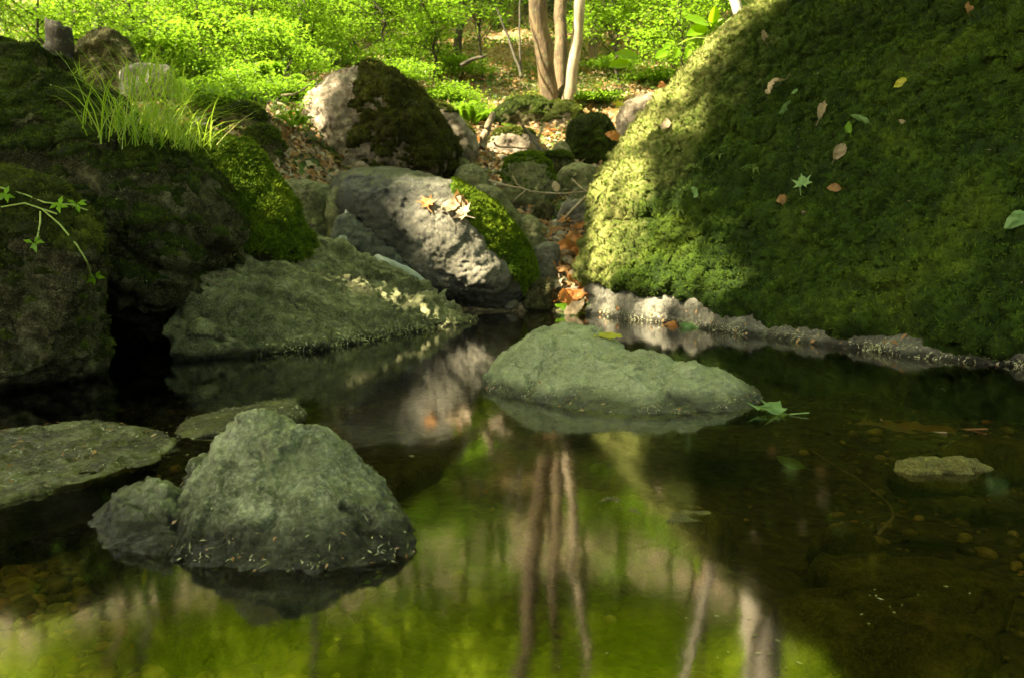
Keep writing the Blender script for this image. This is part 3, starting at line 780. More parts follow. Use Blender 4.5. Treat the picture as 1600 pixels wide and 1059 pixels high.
small = [
 # name,label,silhouette,Y,T,ffr,mat,moss
 ('blocky_rock', 'blocky grey-green rock with a flat top left of the little cascade', [(428, 300), (434, 286), (480, 284), (514, 292), (518, 330), (505, 365), (450, 365), (432, 345)], 5.5, .4, .12, 'rock_slope', None, 4),
 ('rock', 'narrow upright grey rock wedged beside the blocky one above the cascade', [(512, 300), (530, 290), (544, 312), (542, 350), (522, 375), (506, 365)], 5.45, .3, .1, 'rock_slope', None, 4),
 ('rock', 'humped brown-grey rock with a mossy crest left of the sunlit boulder', [(370, 225), (385, 208), (412, 200), (438, 218), (450, 260), (446, 292), (385, 292)], 5.9, .4, .2, 'rock_dark', .45, 6),
 ('rock', 'low mossy rock directly right of the grass clump', [(325, 190), (350, 172), (385, 165), (412, 180), (418, 230), (330, 240)], 6.2, .4, .2, 'rock_dark', .2, 6),
 ('rock', 'brown leaf-littered rock between the humped rock and the sunlit boulder', [(420, 222), (440, 203), (470, 212), (486, 235), (486, 290), (430, 290)], 6.4, .3, .15, 'rock_grey', None, 5),
 ('boulder', 'tall rugged grey boulder beyond the grass next to the broken stump', [(100, 115), (112, 84), (140, 54), (160, 42), (182, 54), (200, 76), (222, 100), (232, 135), (110, 140)], 8.2, .8, .2, 'rock_dark', None, 4),
 ('flat_stone', 'pale flat stone beside the foot of the tall rugged boulder', [(190, 108), (215, 98), (270, 108), (262, 122), (215, 132), (190, 128)], 7.4, .3, .1, 'rock_grey', None, 4),
 ('rock', 'long low pale ledge of rock behind the grass clump', [(325, 165), (340, 148), (400, 152), (470, 168), (482, 180), (400, 188), (330, 186)], 7.2, .4, .1, 'rock_grey', .7, 4),
 ('rock', 'small pale stone catching light on the left shoulder of the tall mossy boulder', [(505, 130), (510, 119), (522, 116), (534, 122), (534, 134)], 7.1, .15, .08, 'rock_tan', None, 5),
 ('rock', 'brown wedge-shaped rock with a green ridge behind the tall mossy boulder', [(655, 200), (668, 170), (690, 163), (715, 180), (745, 215), (735, 235), (660, 240)], 7.8, .5, .15, 'rock_tan', .75, 6),
 ('mossy_boulder', 'low dark arched boulder left of the tree foot', [(745, 215), (768, 185), (800, 162), (835, 153), (862, 165), (866, 190), (840, 205), (760, 222)], 9.6, .6, .3, 'rock_dark', .3, 8),
 ('mossy_boulder', 'yellow-mossed boulder directly under the three trunks', [(835, 200), (850, 178), (875, 162), (905, 166), (915, 190), (905, 218), (842, 218)], 9.5, .5, .25, 'rock_tan', .05, 8),
 ('mossy_boulder', 'round dark moss-covered boulder below the tree foot', [(888, 225), (892, 195), (910, 183), (938, 184), (956, 200), (958, 230), (945, 252), (892, 250)], 8.0, .5, .2, 'rock_dark', -.3, 8),
 ('rock', 'flat rock with pale sunlit side and thin moss cap beside the dead stub', [(762, 225), (775, 208), (800, 203), (835, 208), (842, 228), (800, 235), (765, 235)], 8.4, .4, .15, 'rock_tan', .55, 6),
 ('rock', 'grey-brown rock catching sun at the upper left rim of the huge boulder', [(962, 195), (968, 170), (985, 156), (1010, 150), (1040, 148), (1048, 170), (1035, 205), (970, 212)], 8.4, .5, .15, 'rock_tan', None, 5),
 ('rock', 'squared green-topped rock in the middle of the rubble gully', [(786, 278), (792, 254), (815, 243), (842, 244), (858, 262), (866, 285), (850, 302), (795, 302)], 6.9, .35, .15, 'rock_slope', .35, 4),
 ('rock', 'pointed grey rock right behind the boulder with dry leaves', [(708, 285), (718, 264), (740, 257), (758, 268), (768, 290), (740, 305), (712, 300)], 6.5, .25, .12, 'rock_slope', None, 4),
 ('rock', 'long slanted grey rock lying against the mossy rim of the stream boulder', [(742, 296), (755, 288), (775, 292), (800, 320), (818, 350), (818, 375), (800, 372), (770, 330)], 6.0, .3, .12, 'rock_slope', None, 6),
 ('rock', 'angular dark green rock below the round dark boulder', [(868, 280), (878, 262), (905, 254), (928, 262), (935, 282), (905, 294), (875, 292)], 7.2, .3, .12, 'rock_slope', None, 4),
 ('stone', 'small triangular grey-green stone above the rubble gully', [(858, 248), (868, 226), (880, 220), (892, 232), (894, 252)], 7.7, .2, .08, 'rock_slope', None, 3),
 ('rock', 'low brown mossy rock behind the squared green-topped rock', [(842, 262), (850, 244), (880, 240), (895, 250), (890, 268), (850, 272)], 7.5, .3, .1, 'rock_dark', .4, 5),
 ('stone', 'rounded olive stone at the top of the leaf pile', [(803, 370), (808, 345), (825, 336), (843, 345), (850, 372), (838, 388), (812, 388)], 6.0, .2, .1, 'rock_slope', None, 5),
 ('stone', 'rounded brown stone half covered by orange leaves', [(828, 410), (836, 386), (855, 378), (872, 385), (876, 415), (850, 424)], 5.75, .2, .1, 'rock_grey', None, 5),
 ('rock', 'dark wet rock at the foot of the gully beside the water', [(818, 480), (830, 445), (848, 432), (865, 445), (868, 480), (850, 500), (822, 496)], 5.4, .25, .12, 'rock_dark', None, 4),
 ('stone', 'small dark stone in a row under the long forked twig, at its middle', [(832, 335), (838, 318), (852, 313), (866, 322), (868, 340)], 6.5, .15, .06, 'rock_dark', None, 4),
 ('stone', 'brown stone under the right end of the long forked twig', [(870, 340), (880, 318), (905, 312), (925, 322), (928, 345), (890, 350)], 6.4, .2, .08, 'rock_grey', None, 4),
 ('stone', 'pale olive stone below the angular dark green rock', [(893, 300), (905, 290), (928, 292), (936, 304), (915, 312), (896, 310)], 6.8, .15, .08, 'rock_slope', None, 4),
 ('stone', 'small grey stone beside the foot of the tall mossy boulder', [(706, 262), (712, 250), (726, 248), (734, 262), (728, 274), (708, 274)], 6.8, .12, .07, 'rock_slope', None, 4),
 ('stone', 'little sunlit tan stone on the ledge under the pale boulder face', [(552, 268), (554, 254), (566, 252), (580, 264), (576, 272)], 6.05, .08, .05, 'rock_tan', None, 3),
 ('rock', 'dark flat slab between the cascade and the sloping rock', [(520, 350), (545, 330), (580, 372), (640, 420), (690, 475), (640, 450), (560, 400)], 5.2, .3, .05, 'rock_wet', None, 5),
]
SM = []
for k, (nm, lab, sil, Y, T, ff, mt, mo, sm) in enumerate(small):
    ms = None
    if mo is not None:
        ms = [dict(f=(lambda a: (lambda V, N, px, py: (N[:, 2] - a) * 1.3))(mo), mat='moss_olive' if mt in ('rock_tan',) else ('moss_dark' if mt == 'rock_dark' else 'moss_bright'),
                   thick=.014, clump=.035, bump=.3, n=5000, L=.02, W=.005, na=.5)]
    hp = hull_pts(sil, T=T, Y=Y, ffr=ff)
    low = hp.copy(); low[:, 2] -= .12
    SM.append(rock(nm, lab, 'boulder' if 'boulder' in nm else 'stone' if 'stone' in nm else 'rock', [np.vstack([hp, low[low[:, 2] < hp[:, 2].mean()]])], .010 if Y < 7 else .014, mt, smooth=sm, amp=.06, rid=.05, fine=.03, seed=30 + k * 1.7, moss=ms))
_r = np.random.default_rng(77)
for k in range(34):
    _px = _r.uniform(722, 925); _py = _r.uniform(262, 395) if k % 3 else _r.uniform(400, 480)
    if _py > 340: _px = _r.uniform(800, 925)
    if _py > 400: _px = _r.uniform(835, 915)
    g0 = gpt(_px, _py, 5.1, 12); a = _r.uniform(.035, .10)
    th = _r.random(12) * 6.283
    pts = g0 + np.array([[math.cos(q) * a * _r.uniform(.8, 1.2), math.sin(q) * a * .8, zz * a] for q in th for zz in (-.5, .5 + .4 * _r.random())])
    rock('stone', 'small loose stone lying in the rubble of the gully', 'stone', [pts], .009, ['rock_slope', 'rock_grey', 'rock_dark', 'rock_slope'][k % 4], smooth=3, amp=.05, rid=.04, fine=.02, seed=200 + k, group='small loose stones of the gully')
#@@END ROCKS
#@@VEG
# ------------------------------------------------------------------ vegetation builders
def tube(pts, rad, n=9, wob=.0, seed=0):
    pts = np.asarray(pts, float); rad = np.broadcast_to(np.asarray(rad, float), (len(pts),)).copy()
    Tn = np.gradient(pts, axis=0); Tn /= np.maximum(np.linalg.norm(Tn, axis=1), 1e-9)[:, None]
    ref = np.array([0, 1., 0]) if abs(Tn[:, 1]).max() < .9 else np.array([1., 0, 0])
    A = np.cross(Tn, ref); A /= np.maximum(np.linalg.norm(A, axis=1), 1e-9)[:, None]; B = np.cross(Tn, A)
    th = np.arange(n) / n * 2 * math.pi
    V = pts[:, None] + (A[:, None] * np.cos(th)[None, :, None] + B[:, None] * np.sin(th)[None, :, None]) * rad[:, None, None]
    V = V.reshape(-1, 3)
    if wob:
        V = V + np.repeat(wob * np.stack([fbm(V, 3, 3, seed), fbm(V, 3, 3, seed + 1), 0 * V[:, 0]], 1), 1, 0)
    m_ = len(pts); i = np.arange(m_ - 1)[:, None] * n; j = np.arange(n)[None]; j2 = (j + 1) % n
    F = np.stack([i + j, i + j2, i + n + j2, i + n + j], -1).reshape(-1, 4)
    # cap with a small cone
    V = np.vstack([V, pts[-1] + Tn[-1] * rad[-1]])
    Tq = np.stack([(m_ - 1) * n + np.arange(n), (m_ - 1) * n + (np.arange(n) + 1) % n, np.full(n, m_ * n)], 1)
    return V, F, Tq


def join(parts):
    Vs, Fs, Ts, k = [], [], [], 0
    for V, F, Tq in parts:
        Vs.append(V); Fs.append(F + k); Ts.append(Tq + k); k += len(V)
    return np.vstack(Vs), [np.vstack(Fs), np.vstack(Ts)]


def curve(a, b, n=10, sag=0, jit=.0, seed=0):
    r = np.random.default_rng(seed); t = np.linspace(0, 1, n)[:, None]
    p = np.asarray(a) * (1 - t) + np.asarray(b) * t
    p[:, 2] += sag * np.sin(t[:, 0] * math.pi)
    if jit:
        q = np.cumsum(r.normal(size=(n, 3)), 0) * jit / math.sqrt(n); q -= t * q[-1]; q -= (1 - t) * q[0]
        p = p + q
    return p


def leafcards(Pp, Nn, Dd, L, Wd, bend=.15):
    """diamond-ish leaf with 6 verts (two quads): base, l1, r1, l2, r2, tip"""
    Nn = Nn / np.linalg.norm(Nn, axis=1)[:, None]
    Dd = Dd - (Dd * Nn).sum(1)[:, None] * Nn; Dd /= np.maximum(np.linalg.norm(Dd, axis=1), 1e-9)[:, None]
    S = np.cross(Nn, Dd); L = np.asarray(L).reshape(-1, 1) * np.ones((len(Pp), 1)); Wd = np.asarray(Wd).reshape(-1, 1) * np.ones((len(Pp), 1))
    b0 = Pp; m1 = Pp + Dd * L * .45 + Nn * L * bend * .5
    l1 = m1 + S * Wd * .5 + Nn * L * bend * .5; r1 = m1 - S * Wd * .5 + Nn * L * bend * .5
    tip = Pp + Dd * L - Nn * L * bend * .6
    V = np.stack([b0, r1, tip, l1, m1], 1).reshape(-1, 3)
    k = np.arange(len(Pp))[:, None] * 5
    T1 = np.concatenate([k + np.array([[0, 1, 4]]), k + np.array([[1, 2, 4]]), k + np.array([[2, 3, 4]]), k + np.array([[3, 0, 4]])])
    return V, T1


def rdir(n, r, up_=1.0, spread=.6):
    N = r.normal(size=(n, 3)) * spread; N[:, 2] += up_
    D = r.normal(size=(n, 3)); return N, D


# ------------------------------------------------------------------ lit patches: where gaps cut into the canopy let the sun through
LIT = [(P(500, 165, 6.5), .26), (P(495, 205, 6.5), .26), (P(500, 240, 6.45), .2), (P(508, 262, 6.4), .13),
       (P(690, 370, 5.15), .24), (P(760, 400, 5.1), .30), (P(720, 330, 5.3), .24), (P(800, 370, 5.3), .26), (P(710, 425, 5.1), .15),
       (P(940, 350, 5.2), .16), (P(935, 420, 5.1), .18), (P(960, 285, 5.4), .22), (P(1000, 225, 5.5), .22), (P(1060, 165, 5.6), .2), (P(1140, 105, 5.6), .2), (P(960, 480, 4.9), .15),
       (P(1000, 300, 5.1), .2), (P(1015, 400, 4.8), .2), (P(1080, 440, 4.5), .2), (P(1040, 340, 4.9), .14), (P(1140, 460, 4.2), .12), (P(980, 440, 5.0), .2), (P(1090, 200, 5.2), .13), (P(1010, 480, 4.6), .2), (P(930, 480, 5.0), .15), (P(1000, 360, 5.0), .18), (P(1090, 300, 4.8), .10), (P(1180, 440, 4.1), .08), (P(130, 165, 3.6), .10), (P(210, 218, 3.6), .10), (P(300, 266, 3.5), .10), (P(60, 295, 2.6), .08), (P(110, 330, 2.45), .06), (P(1220, 40, 5.6), .22), (P(1075, 380, 4.7), .10), (P(1130, 430, 4.3), .08), (P(1060, 440, 4.6), .13), (P(1150, 350, 4.5), .06), (P(1110, 470, 4.2), .09),
       (P(780, 230, 8.3), .45), (P(850, 215, 8.6), .3), (P(740, 250, 7.2), .2), (P(880, 430, 5.6), .13), (P(885, 480, 5.3), .13), (P(880, 395, 5.9), .12), (P(930, 250, 7.5), .12),
       (P(868, 150, 10.9), .16), (P(890, 142, 10.9), .18), (P(1020, 165, 8.3), .2), (P(1210, 15, 7.5), .35), (P(1155, 30, 7.), .3),
       (P(455, 330, 4.0), .2), (P(425, 275, 4.0), .2), (P(370, 240, 4.0), .2), (P(470, 380, 4.0), .08), (P(455, 225, 6.3), .1),
       (P(530, 125, 7.1), .1), (P(580, 112, 7.0), .12), (P(700, 175, 7.8), .12), (P(1090, 60, 6.15), .3), (P(990, 95, 6), .3)]
LC1 = np.array([a for a, _ in LIT]); LR1 = np.array([b for _, b in LIT])


LIT2 = [((math.tan(math.atan((q_ - 800) / FPX)) * 11.0, 11.0, .45 + math.tan(R(e_)) * 11.0), .5) for q_, e_ in ((220, 28), (320, 29), (440, 29.5), (620, 28), (700, 26.5), (740, 30), (1080, 28))] + [(P(500, -60, 12), .8), (P(300, -80, 12), .9), (P(40, 50, 10), .35), (P(190, 85, 9.5), .4), (P(270, 50, 11), .5), (P(350, 100, 9), .4), (P(420, 50, 11), .5), (P(470, 100, 9), .3), (P(540, 60, 13), .6), (P(590, 20, 15), .5), (P(640, 110, 9.5), .35), (P(790, 60, 16), .9), (P(740, 130, 10.5), .5), (P(740, 90, 13), .5), (P(690, 50, 15), .4), (P(970, 110, 11.5), .4), (P(1050, 60, 13), .4), (P(310, 20, 14), .6), (P(60, 15, 14), .5), (P(170, 10, 14), .5), (P(820, 140, 11), .45), (P(950, 140, 11), .4), (P(1010, 90, 13), .5)]


def blocked_ok(Q, slack=1.0, far=False):
    """False where a leaf at Q would shade one of the sunny patches"""
    LC, LR = (LC1, LR1) if not far else (LC2, LR2)
    d = Q[:, None, :] - LC[None]
    along = (d * SUN).sum(-1, keepdims=True)
    perp = np.linalg.norm(d - along * SUN, axis=-1)
    soft = .55 + .9 * np.random.default_rng(len(Q)).random((len(Q), 1))
    return ~((perp < LR[None] * slack * soft + .03) & (along[..., 0] > 0.25)).any(1)


# near canopy: unseen trees added out of the picture to block sun and sky
LC2 = np.array([a for a, _ in LIT + LIT2]); LR2 = np.array([b for _, b in LIT + LIT2])


def crown_tree(name, label, base, crowns, trunk_r, leafmat='leaf_crown', bark='bark_dark', n=3000, L=.16, seed=0, group=None, lean=(0, 0), mask=True, limbs=True):
    r = np.random.default_rng(seed)
    base = np.array([base[0], base[1], float(hgt(base[0], base[1])) - .1])
    top = np.mean([c[0] for c in crowns], axis=0)
    t = empty(name, base); tag(t, label, 'tree', group)
    ax = curve(base, top, 14, 0, .5, seed)
    rr = np.linspace(trunk_r, trunk_r * .35, 14); rr[0] *= 1.35; rr[1] *= 1.1
    parts = [tube(ax, rr, 12, trunk_r * .15, seed)]
    LV, LN, LD = [], [], []
    for (c, rad) in crowns:
        c = np.array(c); rad = np.array(rad)
        if limbs:
            for q in range(5):
                e = c + rad * r.normal(size=3) * .4
                parts.append(tube(curve(ax[9], e, 8, .2, .3, seed + q), np.linspace(trunk_r * .35, .01, 8), 6))
        # leaf clumps
        k = max(6, n // 45); m_ = r.normal(size=(k, 3)); m_ /= np.linalg.norm(m_, axis=1)[:, None]
        cc = c + m_ * rad * (r.random((k, 1)) ** .4)
        cid = r.integers(0, k, n)
        p = cc[cid] + r.normal(size=(n, 3)) * np.array([.38, .38, .16]) * (L / .16) ** .5
        LV.append(p)
    p = np.vstack(LV)
    if mask: p = p[blocked_ok(p, far=True)]
    N, D = rdir(len(p), r, 1, .55)
    V, T1 = leafcards(p, N, D, L * (.7 + .6 * r.random(len(p))), L * .62)
    tv, tf = join(parts)
    mesh_np('trunk', tv, tf, bark, parent=t)
    mesh_np('crown', V, T1, leafmat, parent=t, smooth=False)
    return t


SHADE_CAN = [
 (-5.2, 1.5, [((-4.6, 1.4, 5.4), (2.6, 2.4, 1.1))], 15000, 'unseen leafy tree added on the left bank to shade the near pool'),
 (-6.6, 4.6, [((-5.6, 4.3, 6.2), (2.4, 2.0, 1.1))], 15000, 'unseen leafy tree added on the left bank to shade the mossy boulders'),
 (-3.5, -2.6, [((-3.0, -1.2, 5.6), (2.6, 1.9, 1.0))], 11000, 'unseen leafy shade tree added behind the viewer on the left bank'),
 (-7.6, 7.6, [((-4.2, 6.6, 6.9), (2.0, 1.5, .9))], 7000, 'unseen leafy shade tree added on the upper left bank above the sunlit boulder'),
 (5.6, 2.6, [((-1.5, 3.4, 6.0), (2.0, 1.8, .9)), ((-1.2, 4.6, 7.4), (2.0, 1.5, .9))], 11000, 'unseen shade tree added on the right bank whose crown reaches over the pool'),
 (6.4, 6.2, [((1.0, 4.0, 6.8), (1.9, 2.0, .9)), ((.9, 5.6, 7.6), (1.8, 1.4, .8))], 7000, 'unseen shade tree added behind the huge mossy boulder'),
 (-9.5, 3.0, [((-7.9, 2.6, 6.2), (2.2, 2.3, 1.0))], 11000, 'unseen spreading shade tree added behind the left bank trees'),
 (6.6, 4.0, [((5.0, 4.2, 5.4), (2.4, 2.2, 1.1))], 9000, 'unseen leafy tree added on the right bank to block sky above the huge mossy boulder'),
 (6.0, 1.6, [((4.6, 3.4, 4.7), (1.9, 1.9, .9)), ((3.4, 4.6, 5.3), (1.7, 1.6, .7))], 8000, 'unseen small leafy tree added on the right bank to block sky'),
 (1.5, -6.5, [((.3, -3.2, 4.4), (3.2, 1.5, 1.6))], 12000, 'unseen broad leafy tree added behind the viewer downstream to block sky'),
 (7.2, .2, [((5.6, .6, 3.4), (1.9, 2.2, 1.5))], 11000, 'unseen low bushy tree added on the right bank behind the viewer to block sky'),
 (-8.5, -1.5, [((-7.5, 0, 5.0), (2.4, 2.6, 1.4))], 9000, 'unseen bushy shade tree added far out on the left bank behind the viewer'),
]
for k, (tx, ty, cr, n, lab) in enumerate(SHADE_CAN):
    cr = [((c[0] - .15, c[1] - 1.2, c[2]), q) for c, q in cr]
    crown_tree('tree', lab, (tx, ty), cr, .16, n=n, L=.17, seed=100 + k)

# ------------------------------------------------------------------ trees of the slope
def simple_tree(name, label, pts, r0, r1, bark, crowns=(), n=0, L=.12, seed=0, group=None, nside=12, wob=.25):
    """trunk through given world points; crowns = [(centre, radii)]"""
    r = np.random.default_rng(seed)
    pts = [np.array(p, float) for p in pts]
    t = empty(name, pts[0]); tag(t, label, 'tree', group)
    P0 = np.vstack([curve(pts[i], pts[i + 1], 8, 0, .03 * np.linalg.norm(pts[i + 1] - pts[i]) ** .5, seed + i)[(0 if i == 0 else 1):] for i in range(len(pts) - 1)])
    rr = np.linspace(r0, r1, len(P0)); rr[0] *= 1.5; rr[1] *= 1.18
    parts = [tube(P0, rr, nside, r0 * wob, seed)]
    if crowns:
        p = []
        for c, rad in crowns:
            c = np.array(c); rad = np.array(rad)
            for q in range(6):
                e = c + rad * r.normal(size=3) * .45
                parts.append(tube(curve(P0[-2], e, 8, .2, .25, seed + q), np.linspace(r1 * .6, .008, 8), 6))
            k = max(8, n // 40); m_ = r.normal(size=(k, 3)); m_ /= np.linalg.norm(m_, axis=1)[:, None]
            cc = c + m_ * rad * (r.random((k, 1)) ** .45)
            p.append(cc[r.integers(0, k, n)] + r.normal(size=(n, 3)) * np.array([.34, .34, .10]))
        p = np.vstack(p); p = p[blocked_ok(p, far=True)]
        N, D = rdir(len(p), r, 1, .45)
        V, T1 = leafcards(p, N, D, L * (.7 + .6 * r.random(len(p))), L * .6)
        tv, tf = join(parts)
        mesh_np('trunk', tv, tf, bark, parent=t)
        mesh_np('crown', V, T1, 'leaf_crown', parent=t, smooth=False)
    else:
        tv, tf = join(parts); mesh_np('trunk', tv, tf, bark, parent=t)
    return t


def line_tree(px0, py0, px1, py1, Y, top=7.0):
    a = P(px0, py0, Y); b_ = P(px1, py1, Y)
    d = (b_ - a) / max(abs(b_[2] - a[2]), 1e-3)
    a2 = a - d * .5
    return [a2, b_, b_ + d * (top - b_[2]) * .5, b_ + d * (top - b_[2])]


# three-trunk tree in the middle
t3 = empty('tree', P(872, 168, 10.9)); tag(t3, 'tree of three slender trunks spreading from one foot, rightmost trunk white', 'tree')
tops = []
for q, (a, b_, mt, r0, r1, sd) in enumerate([((866, 172, 10.85), (840, -10, 10.6), 'bark', .115, .115, 1), ((878, 168, 10.95), (877, -10, 11.2), 'bark', .085, .085, 2), ((886, 172, 10.8), (908, -10, 10.7), 'bark_pale', .085, .052, 3)]):
    A = P(*a); B = P(*b_); A[2] -= .15
    D = (B - A); C = B + D * 1.0 + np.array([0, 0, .5])
    pp = np.vstack([curve(A, B, 12, 0, .03, sd), curve(B, C, 10, 0, .12, sd)[1:]])
    rr = np.linspace(r0, r1, len(pp)); rr[0] *= 1.35; rr[1] *= 1.12
    V, F, Tq = tube(pp, rr, 14, r0 * .2, sd); o = mesh_np('trunk', V, [F, Tq], mt, parent=t3); tops.append(pp[-1])
r = np.random.default_rng(55)
c = np.array([.6, 12.0, 6.9]); k = 90; m_ = r.normal(size=(k, 3)); m_ /= np.linalg.norm(m_, axis=1)[:, None]
cc = c + m_ * np.array([2.2, 1.8, 1.4]) * (r.random((k, 1)) ** .5); p = cc[r.integers(0, k, 6500)] + r.normal(size=(6500, 3)) * np.array([.3, .3, .1]); p = p[blocked_ok(p, far=True)]
N, D = rdir(len(p), r, 1, .45); V, T1 = leafcards(p, N, D, .12, .075); mesh_np('crown', V, T1, 'leaf_crown', parent=t3, smooth=False)

simple_tree('tree', 'thin white-barked tree rising behind the moss of the huge boulder', line_tree(1166, 110, 1146, -5, 7.6), .052, .042, 'bark_white', [((1.9, 8.0, 6.9), (1.2, 1.0, .8))], 1200, seed=61)
simple_tree('tree', 'stout pale sunlit trunk at the top rim of the huge boulder', line_tree(1203, 120, 1216, -5, 8.2), .21, .17, 'bark_white', [((2.6, 8.6, 8.0), (1.8, 1.6, 1.0))], 2400, seed=62)
GT = 'tree trunks on the far slope'
for q, (lab, px, py, x2, wpx, mt) in enumerate([('dark leaning trunk in the green slope above the tall mossy boulder', 524, 50, 514, 13, 'bark_dark'), ('dark forked trunk cut by the top edge above the tall rugged boulder', 216, 26, 212, 30, 'bark_dark'),
        ('slim dark trunk just above the broken stump', 120, 58, 108, 9, 'bark_dark'), ('dark trunk touching the upper left corner', 7, 58, 2, 10, 'bark_dark')]):
    g0 = gpt(px, py, 7, 60); Yq = g0[1]; wd = wpx / FPX * Yq / 2; tz = H + Yq * math.tan(R(27))
    kx = (x2 - px) / FPX * Yq
    simple_tree('tree', lab, [g0 - [0, 0, .3], g0 + [kx, 0, (py + 5) / FPX * Yq], g0 + [kx * 1.8, 0, tz - g0[2]]], wd, wd * .75, mt, [((g0[0] + kx * 2, Yq, tz + .4), (.16 * Yq, .13 * Yq, .09 * Yq))], 3600, seed=60 + q * 7, L=.13)
for q, (px, py, wd, x2) in enumerate([(330, 12, .07, 318), (628, 10, .07, 640), (985, 24, .06, 994), (1075, 20, .07, 1068), (420, 4, .08, 425), (760, 4, .08, 764)]):
    g0 = gpt(px, py, 9, 60); Yq = g0[1]
    topz = H + Yq * math.tan(R(25.5 + 3 * (q % 3)))
    cx = g0[0]
    simple_tree('tree', 'dim trunk standing among the leaves high on the slope', [g0 - [0, 0, .3], g0 + [(x2 - px) / FPX * Yq, 0, 2.], g0 + [(x2 - px) / FPX * Yq * 2, 0, max(3.0, topz - g0[2])]], wd, wd * .6, 'bark_dark', [((cx, Yq, topz), (2.2, 2.0, 1.3))], 2600, L=.14, seed=70 + q, group=GT)
for q, (x, y, s_) in enumerate([(-9, 11, 1.), (-7.2, 13.5, 1.1), (-5.4, 10.6, .9), (-3.0, 12.0, 1.), (-.9, 13.0, 1.), (-7.5, 16.5, 1.3), (-.3, 17.5, 1.3), (2.6, 18.5, 1.3), (-4.2, 14, 1.1), (1.4, 14, 1.0), (-2.4, 17, 1.2), (3.4, 12.5, .9), (5.2, 10.5, .9), (3.6, 15.5, 1.1), (6.8, 14, 1.1), (9.5, 11, 1.1), (1, 20, 1.4), (-5.5, 20, 1.4), (6, 21, 1.4), (-11, 17, 1.3), (12, 18, 1.4), (-13, 24, 1.6), (-4, 28, 1.8), (5, 29, 1.8), (14, 27, 1.8), (-22, 30, 2.), (23, 32, 2.), (0, 38, 2.4), (-12, 40, 2.4), (12, 41, 2.4), (7.5, 8.6, 1.0), (-10.5, 6.0, 1.)]):
    z0 = float(hgt(x, y)); rr_ = np.random.default_rng(200 + q)
    dd = math.hypot(x, y); tz = max(z0 + 2.6 * s_, dd * math.tan(R(26 + 2.2 * (q % 4)))) if dd < 26 else z0 + 5.6 * s_
    simple_tree('tree', 'forest tree of the slope whose crown stays above the picture', [(x, y, z0 - .1), (x + rr_.normal() * .2, y, z0 + (tz - z0) * .5), (x + rr_.normal() * .4, y, tz - .6)], .065 * s_, .04 * s_, ['bark_dark', 'bark', 'bark_dark', 'bark_dark'][q % 4],
                [((x, y, tz), (2.5 * s_, 1.8 * s_, 1.35 * s_))], 5200 if dd < 16 else 6500, L=.15 * s_, seed=300 + q, group='trees of the upper slope')

SAP = 'saplings with layered leaves on the slope'
for q, (px, py, Yq, rr_) in enumerate([(50, 25, 9, .8), (175, 0, 10, .9), (290, 35, 10.5, .8), (385, 5, 11, .9), (470, 35, 11.5, .8), (575, -5, 12.5, 1.), (655, 40, 11.5, .7), (735, -15, 12, .8), (955, 10, 12, .7), (1055, 15, 10, .7), (240, 80, 9, .5), (420, 85, 9.5, .5)]):
    c = P(px, py, Yq); g0 = np.array([c[0] + .2, Yq + .3, float(hgt(c[0] + .2, Yq + .3))])
    r2 = np.random.default_rng(900 + q)
    t = empty('sapling', g0); tag(t, 'slender sapling with layered light green leaves standing on the sunny slope', 'sapling', SAP)
    ax = curve(g0 - [0, 0, .1], c + [0, 0, rr_ * .6], 10, 0, .15, q); parts = [tube(ax, np.linspace(.022, .008, 10), 6)]; pp_ = []
    for j in range(22):
        o_ = ax[3 + j % 7]; a = r2.random() * 6.28; e = c + np.array([math.cos(a), math.sin(a), 0]) * rr_ * (.5 + .6 * r2.random()) + [0, 0, rr_ * r2.uniform(-.8, .8)]
        br = curve(o_, e, 8, .08, .05, j); parts.append(tube(br, np.linspace(.007, .002, 8), 4))
        kk = r2.integers(3, 8, 110); pp_.append(br[kk] + r2.normal(size=(110, 3)) * [.12, .12, .018])
    p = np.vstack(pp_); p = p[blocked_ok(p, .8)]
    N, D = rdir(len(p), r2, 1, .3); V, T1 = leafcards(p, N, D, .066 * (.5 + .8 * r2.random(len(p))), .034)
    tv, tf = join(parts); mesh_np('stem', tv, tf, 'bark_dark', parent=t); mesh_np('foliage', V, T1, 'leaf_shrub', parent=t, smooth=False)

# ------------------------------------------------------------------ shrubs
def shrub(base, rad, hgt_, n, L, seed, label, group, mat='leaf_shrub', name='shrub', cat='shrub'):
    r = np.random.default_rng(seed)
    t = empty(name, base); tag(t, label, cat, group)
    parts = []
    for q in range(6):
        e = base + np.array([r.normal() * rad * .5, r.normal() * rad * .5, hgt_ * (.5 + .5 * r.random())])
        parts.append(tube(curve(base - [0, 0, .05], e, 7, 0, .06, seed + q), np.linspace(.012, .004, 7), 5))
    tv, tf = join(parts); mesh_np('stem', tv, tf, 'bark_dark', parent=t)
    k = max(8, n // 34)
    a = r.random(k) * 6.283; q_ = np.sqrt(r.random(k)) * rad; zz = hgt_ * (.15 + .85 * r.random(k)) * (1 - .5 * (q_ / rad) ** 2)
    cc = base + np.stack([np.cos(a) * q_, np.sin(a) * q_, zz], 1)
    p = cc[r.integers(0, k, n)] + r.normal(size=(n, 3)) * np.array([.13, .13, .02]) * (L / .055)
    p = p[blocked_ok(p, .8)]
    N, D = rdir(len(p), r, 1, .38)
    V, T1 = leafcards(p, N, D, L * (.6 + .8 * r.random(len(p))), L * .55)
    mesh_np('foliage', V, T1, mat, parent=t, smooth=False)
    return t


